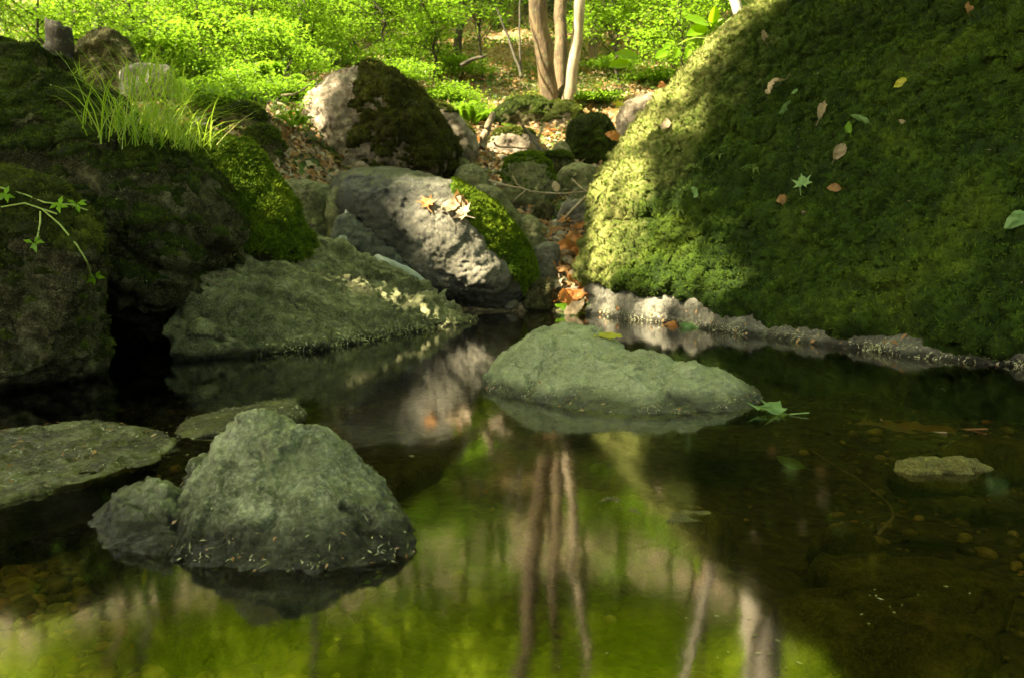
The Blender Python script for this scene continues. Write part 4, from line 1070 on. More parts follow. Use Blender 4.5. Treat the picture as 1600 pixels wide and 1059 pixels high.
SL = ['bright green leafy shrub on the sunny slope behind the left boulders', 'light green shrub right of the three-trunk tree', 'low green shrub just behind the tall mossy boulder']
spots = [(20, 60, .7, .9), (60, 95, .5, .6), (10, 120, .5, .5), (150, 60, .7, .9), (240, 70, .6, .8), (290, 95, .6, .6), (330, 60, .7, .9), (380, 100, .6, .6), (420, 60, .7, .9), (460, 110, .5, .5), (470, 70, .6, .8),
         (560, 70, .8, .9), (610, 60, .7, .8), (650, 90, .5, .4), (350, 160, .25, .2), (300, 150, .3, .25), (410, 165, .25, .2), (450, 150, .3, .25), (620, 120, .4, .35), (700, 150, .3, .25), (735, 175, .25, .2), (720, 110, .4, .3), (300, 30, .8, 1.), (380, 25, .8, 1.), (450, 25, .8, 1.), (560, 25, .9, 1.), (640, 25, .8, 1.), (90, 20, .8, .9), (20, 20, .9, 1.),
         (160, 25, .8, .9), (520, 100, .5, .5), (340, 125, .4, .35), (400, 140, .4, .35), (290, 130, .35, .4), (130, 110, .35, .35), (260, 50, .6, .6), (500, 45, .7, .8), (430, 100, .5, .5), (90, 60, .6, .7), (200, 60, .5, .6)]
for q, (px, py, rad, hh) in enumerate(spots):
    b0 = gpt(px, py + 14, 6.5, 60); s_ = .75 + .03 * b0[1]
    shrub(b0, rad * s_ * 1.05, hh * 1.0 * s_, 3300, .041 * s_ ** .5, 400 + q, SL[2] if 480 < px < 740 and py > 85 else SL[0], 'shrubs on the sunny slope' if not (480 < px < 740 and py > 85) else 'low shrubs behind the tall mossy boulder')
for q, (px, py, rad, hh) in enumerate([(940, 40, .6, .8), (1000, 20, .8, .9), (1060, 60, .6, .5), (1100, 30, .8, .9), (960, 100, .35, .25), (1010, 120, .35, .25), (1080, 100, .5, .5), (930, 150, .25, .2), (800, 10, .7, .7), (1050, 20, .8, .8), (1130, 70, .5, .6)]):
    b0 = gpt(px, py + 12, 8.5, 60); s_ = .75 + .03 * b0[1]
    shrub(b0, rad * s_, hh * .85 * s_, 2100, .045 * s_ ** .5, 450 + q, SL[1], 'shrubs right of the three trunks')

# ferns
def fern(base, Lf, nf, seed, label, group=None):
    r = np.random.default_rng(seed); Ps, Ns, Ds, Ls = [], [], [], []
    for f in range(nf):
        a = f / nf * 6.283 + r.normal() * .3; el = .7 + .4 * r.random(); l = Lf * (.7 + .4 * r.random())
        tt = np.linspace(.12, 1, 22)
        dirh = np.array([math.cos(a), math.sin(a), 0]); sd = np.array([-math.sin(a), math.cos(a), 0])
        pts = base + dirh * (tt * l * .75)[:, None] + np.array([0, 0, 1]) * (np.sin(tt * 1.9) * l * .5 * el)[:, None]
        for s in (-1, 1):
            Ps.append(pts); Ns.append(np.tile([0, 0, 1.], (22, 1)) + dirh * -.3); Ds.append(np.tile(sd * s + dirh * .45, (22, 1))); Ls.append(l * .30 * np.sin(np.clip(tt * .9 + .12, 0, 1) * math.pi) ** .8 + .01)
    V, T1 = leafcards(np.vstack(Ps), np.vstack(Ns), np.vstack(Ds), np.concatenate(Ls), np.concatenate(Ls) * .24)
    return tag(mesh_np('fern', V, T1, 'leaf_shrub', smooth=False, loc=tuple(base)), label, 'fern', group)


fern(gpt(432, 150, 6.5), .55, 9, 1, 'upright pale green fern in the shrubs above the long pale ledge')
fern(gpt(300, 160, 6.5), .4, 8, 2, 'spreading fern behind the grass clump')
fern(gpt(470, 165, 6.5), .35, 8, 3, 'small fern at the left of the tall mossy boulder')
fern(gpt(735, 200, 7.5), .35, 8, 4, 'low fern behind the brown wedge-shaped rock')
fern(gpt(250, 120, 6.5), .4, 8, 5, 'fern beside the pale flat stone and rugged boulder')
fern(P(462, 200, 6.1), .22, 7, 6, 'little fern above the brown leaf-littered rock')

# ground cover and leaf litter over the slope
def scatter_ground(n, x0, x1, y0, y1, seed, f=None):
    r = np.random.default_rng(seed); x = r.uniform(x0, x1, n); y = y0 + (y1 - y0) * r.random(n) ** 1.3
    x = x * (y / y1)
    z = hgt(x, y); p = np.stack([x, y, z], 1)
    if f is not None: p = p[f(p)]
    e = .05
    nn = np.stack([-(hgt(p[:, 0] + e, p[:, 1]) - p[:, 2]) / e, -(hgt(p[:, 0], p[:, 1] + e) - p[:, 2]) / e, np.ones(len(p))], 1)
    return p, nn, r


gc = lambda p: (fbm(p * [1, 1, .3], .55, 3, 21) + .5 * fbm(p * [1, 1, .3], 3, 2, 2) + .04 * sstep(-.5, -3, p[:, 0]) - .12 * sstep(1.4, .5, np.abs(p[:, 0] - .3)) * sstep(12, 9, p[:, 1]) + .22 * sstep(10.5, 8, p[:, 1]) * sstep(-.6, -1.4, p[:, 0])) > -.02
p, nn, r = scatter_ground(110000, -17, 14, 6.2, 26, 31, gc)
p[:, 2] += .02 + .08 * r.random(len(p)) * (p[:, 1] / 12)
V, T1 = leafcards(p, nn + r.normal(size=p.shape) * .5, r.normal(size=p.shape), .045 * (.5 + p[:, 1] / 14) * (.6 + .8 * r.random(len(p))), .03 * (.5 + p[:, 1] / 14))
tag(mesh_np('ground_cover', V, T1, 'leaf_cover', smooth=False, loc=(0, 8, 1)), 'low leafy ground cover carpeting the slope', 'ground cover', kind='stuff')
lf = lambda p: (p[:, 2] > .05)
for q, (mt, n) in enumerate((('leaf_brown', 52000), ('leaf_pale', 30000))):
    p, nn, r = scatter_ground(n, -15, 14, 5.2, 24, 41 + q, lf)
    p[:, 2] += .008 + .02 * r.random(len(p))
    V, T1 = leafcards(p, nn + r.normal(size=p.shape) * .45, r.normal(size=p.shape), .075 * (.6 + .7 * r.random(len(p))), .045, .3)
    tag(mesh_np('leaf_litter', V, T1, mt, smooth=False, loc=(0, 8, 1)), ['brown', 'bleached pale'][q] + ' leaf litter lying over the forest floor', 'leaf litter', kind='stuff')
# small rubble of the gully
def pebbles(name, n, sampler, size, mat, label, cat, seed, flat=.55):
    r = np.random.default_rng(seed)
    bm = bmesh.new(); bmesh.ops.create_icosphere(bm, subdivisions=2, radius=1); bv = np.array([v.co[:] for v in bm.verts]); bf = np.array([[v.index for v in f.verts] for f in bm.faces]); bm.free()
    c = sampler(r, n); n = len(c); k = len(bv)
    s = size(r, n, c)[:, None] * np.stack([.8 + .6 * r.random(n), .7 + .5 * r.random(n), flat * (.6 + .6 * r.random(n))], 1)
    a = r.random(n) * 6.283
    lump = 1 + .22 * fbm(np.repeat(r.random((n, 3)) * 90, k, 0) + np.tile(bv, (n, 1)), 1.3, 2).reshape(n, k)[..., None]
    V = bv[None] * lump * s[:, None]
    ca, sa = np.cos(a)[:, None], np.sin(a)[:, None]
    V = np.stack([V[..., 0] * ca - V[..., 1] * sa, V[..., 0] * sa + V[..., 1] * ca, V[..., 2]], -1) + c[:, None]
    F = (bf[None] + (np.arange(n) * k)[:, None, None]).reshape(-1, 3)
    return tag(mesh_np(name, V.reshape(-1, 3), F, mat, loc=tuple(c.mean(0))), label, cat, kind='stuff')


def island_rock(name, stops, wet):
    m, t, b = mat_new(name); g = G(t); geo = g.n('ShaderNodeNewGeometry')
    c = g.ramp(geo.outputs['Random Per Island'], stops)
    c = g.mix(g.mapr(g.noise(60, 4, .7), .4, .65, 0, .6), c, stops[0][1])
    g.l(c, b.inputs['Base Color']); b.inputs['Roughness'].default_value = .5 if wet else .8
    return m


M['pebble'] = island_rock('pebble_stone', [(0, (.02, .014, .004)), (.4, (.10, .078, .022)), (.7, (.21, .17, .05)), (.88, (.36, .29, .10)), (.94, (.30, .13, .03)), (1, (.42, .38, .18))], True)
M['rubble'] = island_rock('rubble_stone', [(0, (.03, .028, .018)), (.4, (.10, .095, .07)), (.8, (.22, .21, .16)), (1, (.42, .40, .32))], False)


def bed_s(r, n):
    x = r.uniform(-1.9, 2.3, n); y = .55 + 3.2 * r.random(n) ** 1.6
    m_ = (np.abs(x / y - .12) > .30) | (r.random(n) < .12); x, y = x[m_], y[m_]
    k = 1800; x = np.r_[x, -r.uniform(.25, .72, k)]; y = np.r_[y, np.zeros(k)]; y[-k:] = r.uniform(.75, 1.6, k); x[-k:] *= y[-k:] * 1.05
    z = hgt(x, y) + .004
    return np.stack([x, y, z], 1)


pebbles('pebbles', 5200, bed_s, lambda r, n, c: .005 + .017 * r.random(n) ** 2.5, 'pebble', 'brown and olive pebbles on the pool bed', 'pebbles', 5, .75)
pebbles('rubble', 900, lambda r, n: (lambda x, y: np.stack([x, y, hgt(x, y) + .01], 1))(.25 + r.normal(size=n) * (.35), r.uniform(5.3, 8.2, n)),
        lambda r, n, c: .012 + .05 * r.random(n) ** 2.2, 'rubble', 'small stones and gravel filling the gully', 'rubble', 6, .7)

# ------------------------------------------------------------------ grass clumps
def grass(base_pts, n, L, seed, label, spread=.5, wd=.004, mat='grass', group=None):
    r = np.random.default_rng(seed); B = np.array(base_pts)
    b0 = B[r.integers(0, len(B), n)] + r.normal(size=(n, 3)) * [.05, .07, .02] - [0, 0, .02]
    a = r.random(n) * 6.283; l = L * (.45 + .75 * r.random(n)); lean = spread * (.1 + 1.3 * r.random(n)); droop = .4 + 1.5 * r.random(n) ** 1.3
    K = 7; tt = np.linspace(0, 1, K)
    hd = np.stack([np.cos(a), np.sin(a) * .8, 0 * a], 1); sd = np.stack([-np.sin(a), np.cos(a), 0 * a], 1)
    out = (tt[None] * lean[:, None] + .55 * droop[:, None] * tt[None] ** 2.2) * l[:, None]
    z = (tt[None] - .42 * droop[:, None] * tt[None] ** 2.6) * l[:, None]
    C = b0[:, None] + hd[:, None] * out[..., None] + np.array([0, 0, 1]) * z[..., None]
    w_ = wd * (1 - tt ** 2 * .95)[None, :, None] * (.7 + .6 * r.random((n, 1, 1)))
    V = np.stack([C - sd[:, None] * w_, C + sd[:, None] * w_], 2).reshape(-1, 3)
    k = (np.arange(n) * K * 2)[:, None] + np.arange(K - 1)[None] * 2; k = k.ravel()
    F = np.stack([k, k + 1, k + 3, k + 2], 1)
    return tag(mesh_np('grass_clump', V, F, mat, loc=tuple(B.mean(0))), label, 'grass', group)


bp_ = []
for px, py in [(185, 205), (205, 215), (225, 210), (245, 222), (265, 225), (285, 228), (300, 225), (318, 222), (240, 200), (275, 205)]:
    h = surf(px, py + 4, humpb, leftb)
    bp_.append(h[0] if h else P(px, py, 4.1))
grass(bp_[:4] + bp_[8:9], 190, .36, 1, 'tall arching grass clump on the left boulder behind its crest', .60, .0021)
grass(bp_[4:] , 190, .29, 2, 'spreading grass clump on the mossy hump next to taller grass', .80, .0021)
grass([P(230, 130, 4.8), P(250, 140, 4.8), P(210, 135, 4.8), P(270, 150, 4.8)], 100, .30, 3, 'paler grass rising behind the other two clumps', .4, .004)
grass([P(110, 125, 4.4), P(90, 118, 4.4)], 90, .14, 4, 'short grass tuft on the crest of the dark left boulder', .5, .003)

# stump
A = P(86, 118, 8.0); B = P(92, 42, 8.0)
V, F, Tq = tube(curve(A, B, 14, 0, .03, 5), np.linspace(.15, .115, 14), 20, .0, 1)
V[:, :2] += (fbm(V * [1, 1, .25], 9, 3, 4) * .012)[:, None] * [1, -1]
topv = np.arange(13 * 20, 14 * 20); V[topv, 2] += np.random.default_rng(4).normal(size=20) * .02 + .03 * np.sin(np.arange(20) * .314 + 1); V[-1, 2] -= .10
st = tag(mesh_np('tree_stump', V, [F, Tq], 'bark_black'), 'dark broken stump with a jagged top beside the tall rugged boulder', 'stump')

# ------------------------------------------------------------------ twigs
def twig(pl, r0, r1, mat, label, name='twig', forks=(), cat='twig', kind=None):
    parts = []
    for i, (q, a, b_) in enumerate([(pl, r0, r1)] + [(f, r1 * 1.1, r1 * .5) for f in forks]):
        pts = np.array([P(*x) for x in q])
        m_ = 5; pp = np.vstack([pts[j] * (1 - t_) + pts[j + 1] * t_ for j in range(len(pts) - 1) for t_ in np.arange(m_) / m_] + [pts[-1]])
        for _ in range(3): pp[1:-1] = (pp[:-2] + pp[1:-1] * 2 + pp[2:]) / 4
        pp += fbm(pp, 9, 2, i)[:, None] * r0 * 1.2
        parts.append(tube(pp, np.linspace(a, b_, len(pp)), 7))
    V, F = join(parts)
    return tag(mesh_np(name, V, F, mat), label, cat, kind=kind)


twig([(762, 283, 6.4), (790, 288, 6.3), (822, 297, 6.2), (870, 304, 6.2), (938, 297, 6.2)], .009, .005, 'twig', 'long pale forked twig lying across the rubble gully', forks=[[(822, 297, 6.2), (805, 312, 6.1), (788, 328, 6.1)], [(822, 297, 6.2), (808, 288, 6.2), (800, 275, 6.3)]])
twig([(752, 232, 8.0), (757, 215, 8.0), (765, 200, 8.0), (768, 180, 8.0)], .045, .03, 'twig', 'grey upright dead branch stub left of the flat mossy rock', 'branch', cat='branch')
twig([(816, 196, 7.9), (832, 215, 7.8), (850, 242, 7.6)], .014, .02, 'bark_dark', 'dark broken stick leaning below the three-trunk tree', cat='stick')
twig([(772, 222, 7.8), (775, 229, 7.8), (805, 232, 7.8), (842, 231, 7.9)], .011, .007, 'twig', 'straight bleached twig lying on the sunlit litter', cat='twig')
twig([(925, 300, 6.2), (908, 315, 6.1), (888, 335, 6.0), (882, 345, 6.0)], .016, .009, 'twig', 'short thick pale stick standing out of the rubble by the huge boulder', cat='stick')
twig([(840, 222, 7.5), (846, 205, 7.4), (848, 195, 7.4), (838, 192, 7.4)], .008, .005, 'twig', 'bent pale stalk in front of the yellow-mossed boulder')
twig([(893, 280, 6.8), (905, 292, 6.6), (918, 300, 6.5)], .008, .005, 'twig', 'short twig resting on the pale olive stone')
twig([(776, 12, 10.5), (792, 55, 10.5), (803, 85, 10.4), (815, 120, 10.3)], .012, .02, 'bark_dark', 'thin dark leaning sapling stem left of the three trunks', 'sapling', cat='sapling')
twig([(813, -10, 10.6), (811, 50, 10.5), (814, 122, 10.4)], .01, .016, 'bark_dark', 'thin upright dark sapling stem beside the leaning one', 'sapling', cat='sapling')
twig([(585, 10, 13), (600, 20, 13), (665, 30, 13.5)], .03, .02, 'bark_dark', 'fallen dark branch on the slope above the tall mossy boulder', 'branch', cat='branch')
twig([(722, 102, 11), (740, 92, 11), (758, 88, 11)], .03, .02, 'bark_dark', 'short dark log on the litter left of the sapling stems', 'branch', cat='branch')
twig([(330, 152, 7.0), (380, 154, 6.95), (430, 163, 6.9), (478, 176, 6.9)], .012, .008, 'twig', 'long grey root running over the pale ledge', 'root', forks=[[(350, 156, 6.9), (400, 172, 6.85), (440, 178, 6.8)]], cat='root')
twig([(440, 150, 7.0), (462, 147, 6.9), (475, 140, 6.9), (482, 134, 6.9)], .012, .006, 'twig', 'curved brown twig just left of the tall mossy boulder')
twig([(1270, 705, 1.72), (1330, 742, 1.58), (1380, 775, 1.46), (1401, 803, 1.37), (1372, 834, 1.28)], .0022, .0028, 'twig', 'thin bent twig lying in the shallow water near the flat yellow-olive stone')
twig([(1400, 802, 1.37), (1412, 806, 1.36), (1428, 812, 1.34)], .002, .0015, 'twig', 'tiny twig touching the elbow of the thin bent twig')
twig([(985, 208, 6.6), (960, 235, 6.4), (955, 262, 6.2)], .005, .004, 'twig', 'fine stalk rising beside the round dark moss-covered boulder', forks=[[(975, 220, 6.5), (985, 200, 6.5), (968, 170, 6.5)]])
twig([(338, 430, 3.45), (352, 428, 3.42), (368, 427, 3.4)], .005, .003, 'twig', 'broken yellowish stalk in the crevice above the sloping rock')
twig([(320, 433, 3.3), (345, 447, 3.3), (356, 452, 3.3)], .004, .002, 'twig', 'short brown stalk just below the broken yellowish one')
for q, (x0, y0, x1, y1, Yq) in enumerate([(300, 655, 380, 642, 1.96)]):
    twig([(272, 690, 1.84), (285, 664, 1.9), (315, 650, 1.97), (350, 645, 2.0)], .0016, .001, 'stem', 'thin pale stalk arching over the narrow flat stone', 'stalk', cat='stalk')

# ------------------------------------------------------------------ single leaves
def leafshape(kind, r):
    if kind == 'maple':
        lobes = [(-150, .42), (-128, .30), (-105, .72), (-82, .42), (-62, .55), (-52, .9), (-38, .45), (-20, .62), (-8, .66), (0, 1.08), (8, .66), (20, .62), (38, .45), (52, .9), (62, .55), (82, .42), (105, .72), (128, .30), (150, .42), (180, .12)]
        ring = np.array([[math.sin(R(a)) * q, math.cos(R(a)) * q] for a, q in lobes]) * .52
        n = len(ring); V = [[0, 0]]
        for f in (.35, .7, 1.): V += (ring * f).tolist()
        V = np.array(V); T = []
        for j in range(n):
            j2 = (j + 1) % n; T.append([0, 1 + j2, 1 + j])
            for q in range(2):
                a, b_ = 1 + q * n, 1 + (q + 1) * n
                T += [[a + j, a + j2, b_ + j2], [a + j, b_ + j2, b_ + j]]
        return V, np.array(T)
    U, W = 14, 6; u = np.linspace(0, 1, U)
    prof = {'oval': np.sin(np.clip(u, .0, 1) ** .85 * math.pi) ** .8 * .29 + .004, 'strip': np.full(U, .055) * (1 - u ** 6) + .004, 'narrow': np.sin(u * math.pi) ** .7 * .15 + .004}[kind]
    prof = prof * (1 + .06 * np.sin(u * 40))
    v = np.linspace(-1, 1, W + 1)
    V = np.stack([prof[:, None] * v[None], np.repeat((u - .5)[:, None], W + 1, 1)], -1).reshape(-1, 2)
    i = (np.arange(U - 1) * (W + 1))[:, None] + np.arange(W)[None]; i = i.ravel()
    return V, np.concatenate([np.stack([i, i + W + 1, i + W + 2], 1), np.stack([i, i + W + 2, i + 1], 1)])


def leaf(label, kind, pos, nrm, size, ang, mat, curl=.5, seed=0, group=None, lift=.004, stem=True, cat='leaf', name='leaf'):
    r = np.random.default_rng(seed)
    uv, T = leafshape(kind, r)
    x, y = uv[:, 0], uv[:, 1]
    z = curl * (x ** 2 * 1.6 + .5 * y ** 2 * (1 if seed % 2 else -1)) + abs(curl) * .25 * fbm(np.stack([x * 2, y * 2, x * 0 + seed], 1), 2.2, 3, seed) - .10 * np.abs(x)
    z -= z.min()
    L3 = np.stack([x, y, z], 1) * size
    nrm = np.array(nrm, float); nrm /= np.linalg.norm(nrm)
    a = np.cross([0, 1, 0.01], nrm); a /= np.linalg.norm(a); b_ = np.cross(nrm, a)
    ca, sa = math.cos(ang), math.sin(ang)
    ex = a * ca + b_ * sa; ey = -a * sa + b_ * ca
    V = pos + nrm * lift + L3[:, :1] * ex + L3[:, 1:2] * ey + L3[:, 2:] * nrm
    F = [T]
    if stem:
        s0 = V[np.argmin(y + np.abs(x))]; s1 = s0 - ey * size * .32 + nrm * size * .05
        tv, tf, tq = tube(curve(s0, s1, 5, 0, 0), size * .013, 5)
        F = [T, tf + len(V), tq + len(V)]; V = np.vstack([V, tv])
    return tag(mesh_np(name, V, F, mat, loc=tuple(pos)), label, cat, group)


def px2m(px, Y): return px / FPX * Y


LONB = [
 ('green maple leaf lying on the moss of the huge boulder', 'maple', 1256, 292, 50, -.7, 'leaf_green', .2),
 ('narrow pale green leaf hanging tip down on the huge boulder', 'narrow', 1224, 170, 38, 2.9, 'leaf_green', .3),
 ('crumpled light brown leaf above the narrow pale green one', 'oval', 1216, 141, 40, 1.5, 'leaf_pale', .9),
 ('tiny round green leaf right of the crumpled light brown one', 'oval', 1243, 146, 14, 1.2, 'leaf_green', .2),
 ('whitish curled leaf in the middle of the dark moss', 'narrow', 1286, 176, 44, -1.0, 'leaf_pale', .8),
 ('long blue-green leaf blade pointing up right on the moss', 'narrow', 1348, 183, 40, -.8, 'leaf_green', .2),
 ('small bright green leaf at the lower end of the long blue-green blade', 'oval', 1330, 200, 26, -1.0, 'leaf_near', .2),
 ('yellow-green leaf high on the huge boulder with a fine dry stalk', 'oval', 1410, 131, 26, .5, 'leaf_yellow', .3),
 ('rusty brown curled leaf just below the green maple leaf', 'oval', 1221, 319, 34, -.8, 'leaf_brown', .9),
 ('light green oval leaf on the sunny left part of the moss', 'oval', 1090, 300, 30, -.6, 'leaf_green', .4),
 ('grey-brown twisted leaf in the middle of the huge boulder', 'oval', 1310, 240, 36, -1.1, 'leaf_pale', 1.),
 ('tiny white leaf scrap right of the small bright green leaf', 'oval', 1408, 192, 14, .3, 'leaf_pale', .5),
 ('dark red-brown leaf right of the green maple leaf', 'oval', 1304, 296, 26, .2, 'leaf_brown', .9),
 ('bleached white leaf on the bright left edge of the huge boulder', 'oval', 1042, 200, 32, -.6, 'leaf_pale', .4),
 ('olive green leaf curling at the right edge of the picture', 'oval', 1584, 347, 50, 1.6, 'leaf_green', .9),
 ('reddish brown leaf near the top edge on the huge boulder', 'oval', 1508, 18, 26, .1, 'leaf_brown', .8),
 ('tiny pale yellow leaf under the green maple leaf', 'oval', 1253, 331, 16, .3, 'leaf_pale', .3),
 ('small brown leaf scrap on the upper sunny rim of the huge boulder', 'oval', 1190, 62, 26, .9, 'leaf_pale', .8),
]
for q, (lab, kd, px, py, sz, an, mt, cu) in enumerate(LONB):
    h = surf(px, py, bigb)
    if h: leaf(lab, kd, h[0], h[1] * .8 + np.array([.15 * math.sin(q * 2), -.2, .2 + .3 * math.cos(q * 3)]), px2m(sz * .85, h[0][1]), an, mt, cu * 1.2 + .2, 500 + q, lift=.012)
LONS = [('orange maple leaf at the left of the leaves on the stream boulder', 'maple', 668, 322, 40, .8, 'leaf_orange', .5),
        ('sunlit cream leaf curled upright on the stream boulder', 'oval', 706, 325, 42, -.7, 'leaf_pale', .9),
        ('large pale tan leaf bleached by sun on the stream boulder', 'maple', 728, 335, 46, .6, 'leaf_pale', .6),
        ('light brown leaf folded behind the large pale tan one', 'oval', 716, 318, 34, 1.2, 'leaf_brown', .8)]
for q, (lab, kd, px, py, sz, an, mt, cu) in enumerate(LONS):
    h = surf(px, py, streamb)
    if h: leaf(lab, kd, h[0], h[1] + np.array([0, -.3, .4]), px2m(sz, h[0][1]), an, mt, cu, 540 + q, lift=.012)
h = surf(948, 527, midr)
leaf('yellow-green curled leaf on the far end of the smooth rock top', 'oval', h[0], h[1], px2m(50, h[0][1]), 1.35, 'leaf_yellow', .35, 550, lift=.001, stem=False)
leaf('crumpled green leaf floating against the right tip of the smooth rock', 'maple', P(1214, 650, 2.09), (0, -.15, 1), .15, 1.4, 'leaf_green', .7, 551, lift=0.0)
leaf('green leaf propped at the foot of the orange leaf pile by the water', 'oval', P(886, 484, 5.15), (.1, -.5, .8), .17, 1.3, 'leaf_near', .5, 552)
leaf('wet pale green leaf flat on the water below the leaf pile', 'maple', P(888, 499, 4.9), (0, -.1, 1), .17, .4, 'leaf_green', .5, 553)
leaf('orange-yellow leaf at the waterline of the huge boulder', 'oval', P(1048, 512, 4.35), (0, -.4, 1), .10, 1.2, 'leaf_orange', .9, 554)
leaf('folded dark green leaf at the waterline right of the orange-yellow one', 'oval', P(1084, 514, 4.25), (0, -.5, 1), .17, 1.5, 'leaf_green', .6, 555)
leaf('long yellow-green blade floating along the tip of the pointed rock', 'strip', P(618, 892, 1.105), (0, -.1, 1), .105, -1.05, 'leaf_yellow', .3, 556, lift=.002, stem=False)
leaf('narrow green leaf floating left of the long yellow-green blade', 'narrow', P(582, 908, 1.07), (0, -.1, 1), .035, -.7, 'leaf_near', .3, 557, lift=.002)
leaf('yellow leaf fan stuck at the foot of the pointed rock', 'narrow', P(228, 901, 1.075), (0, -.8, .6), .025, .1, 'leaf_yellow', .6, 558, lift=.002)
leaf('pale brown leaf drifting on the dark water behind the flat yellow-olive stone', 'oval', P(1435, 672, 1.96), (0, 0, 1), .18, 1.0, 'leaf_brown', .25, 559, lift=.002)
leaf('slim yellowish leaf drifting left of the pale brown one', 'narrow', P(1385, 672, 1.96), (0, 0, 1), .17, .75, 'leaf_pale', .2, 560, lift=.002)
leaf('bluish green leaf sunk in the dark water behind the thin bent twig', 'oval', P(1236, 712, 1.72), (0, -.2, 1), .075, .6, 'leaf_green', .3, 561, lift=-.02)
leaf('orange leaf dangling in front of the round dark moss-covered boulder', 'oval', P(958, 214, 6.5), (0, -1, .3), .14, 1.3, 'leaf_orange', .6, 562)
leaf('yellow leaf on a fine stalk above the round dark boulder', 'maple', P(968, 166, 6.6), (0, -1, .4), .13, .4, 'leaf_yellow', .5, 563)
leaf('upright orange leaf at the tip of the grey-brown rock', 'oval', P(1034, 138, 7.9), (0, -1, .3), .14, .1, 'leaf_orange', .6, 564)
leaf('small green leaf lit on the litter by the low dark arched boulder', 'oval', P(791, 196, 8.9), (0, -.5, 1), .12, 1.3, 'leaf_near', .2, 565)
leaf('grey pointed leaf leaning in the rubble under the angular dark rock', 'oval', P(868, 292, 6.5), (0, -.9, .4), .11, .3, 'leaf_pale', .3, 566)
# pile of dry leaves in the gully
r = np.random.default_rng(91)
GL = 'dry orange-brown leaf in the leaf pile of the gully'
pil = [(885, 352), (902, 362), (868, 368), (892, 378), (878, 392), (898, 398), (872, 408), (888, 414), (904, 420), (866, 424), (880, 432), (898, 438), (884, 448), (902, 456), (890, 466), (874, 452), (907, 472), (893, 484), (908, 440), (862, 396), (905, 385), (915, 350), (898, 340), (900, 490), (912, 330), (880, 470)]
for q, (px, py) in enumerate(pil):
    g0 = gpt(px, py + 8, 5.0, 9)
    leaf(GL, ['maple', 'oval', 'oval'][q % 3], g0 + [0, -.06, .05], (r.normal() * .5, -.7, .5 + r.random() * .5), .11 + .07 * r.random(), r.random() * 6.28, ['leaf_orange', 'leaf_orange', 'leaf_brown', 'leaf_pale'][q % 4] if q != 3 else 'leaf_orange', .9, 600 + q, group='dry leaves piled in the gully', lift=.02)
GL2 = 'dry leaf on the sunlit ground behind the rubble gully'
for q in range(46):
    px = r.uniform(705, 960); py = r.uniform(205, 262)
    g0 = gpt(px, py, 6.3, 12)
    leaf(GL2, ['maple', 'oval', 'oval'][q % 3], g0, (r.normal() * .5, -.3, 1), .10 + .07 * r.random(), r.random() * 6.28, ['leaf_orange', 'leaf_pale', 'leaf_brown', 'leaf_pale'][q % 4], .8, 650 + q, group='dry leaves behind the gully', lift=.015)

# big-leaved sapling beside the huge boulder
sb = P(1122, 130, 6.4); sp_ = empty('sapling', sb); tag(sp_, 'sapling with large glowing oval leaves in front of the thin white tree', 'sapling')
tv, tf = join([tube(curve(sb - [0, 0, .6], P(1124, 45, 6.3), 10, 0, .03, 3), np.linspace(.014, .006, 10), 6),
               tube(curve(P(1124, 45, 6.3), P(1175, 10, 6.2), 6, .02, 0), .006, 5), tube(curve(P(1124, 50, 6.3), P(1180, 36, 6.2), 6, .02, 0), .006, 5),
               tube(curve(P(1122, 70, 6.3), P(1060, 70, 6.2), 8, .05, 0), np.linspace(.007, .003, 8), 5), tube(curve(P(1124, 48, 6.3), P(1100, 35, 5.9), 6, .02, 0), np.linspace(.007, .003, 6), 5)])
mesh_np('stem', tv, tf, 'stem', parent=sp_)
for q, (x0, y0, x1, y1, wd) in enumerate([(1112, 42, 1118, 8, 1.), (1108, 40, 1068, 28, 1.), (1106, 44, 1072, 56, .9), (1110, 42, 1130, 30, .7), (1078, 74, 1072, 92, .8), (1060, 76, 1054, 92, .9), (1048, 70, 1036, 78, .9), (1044, 80, 1024, 92, 1), (1066, 66, 1078, 62, .9),
                                       (1000, 92, 960, 84, .9), (985, 100, 950, 105, .9), (990, 102, 982, 112, .8)]):
    Yq = 6.1 if q < 9 else 7.0
    a = P(x0, y0, Yq); b_ = P(x1, y1, Yq - .05); l = np.linalg.norm(b_ - a)
    uv, T = leafshape('oval', r); D = (b_ - a) / l; Nq = np.array([.15, -.75, .65]) + r.normal(size=3) * .15; Nq -= Nq.dot(D) * D; Nq /= np.linalg.norm(Nq); S = np.cross(D, Nq)
    V = a + S * (uv[:, :1] * l * 1.0 * wd) + D * ((uv[:, 1:] + .5) * l) + Nq * (np.abs(uv[:, :1]) * l * .3)
    mesh_np('leaf', V, T, 'leaf_near', parent=sp_)

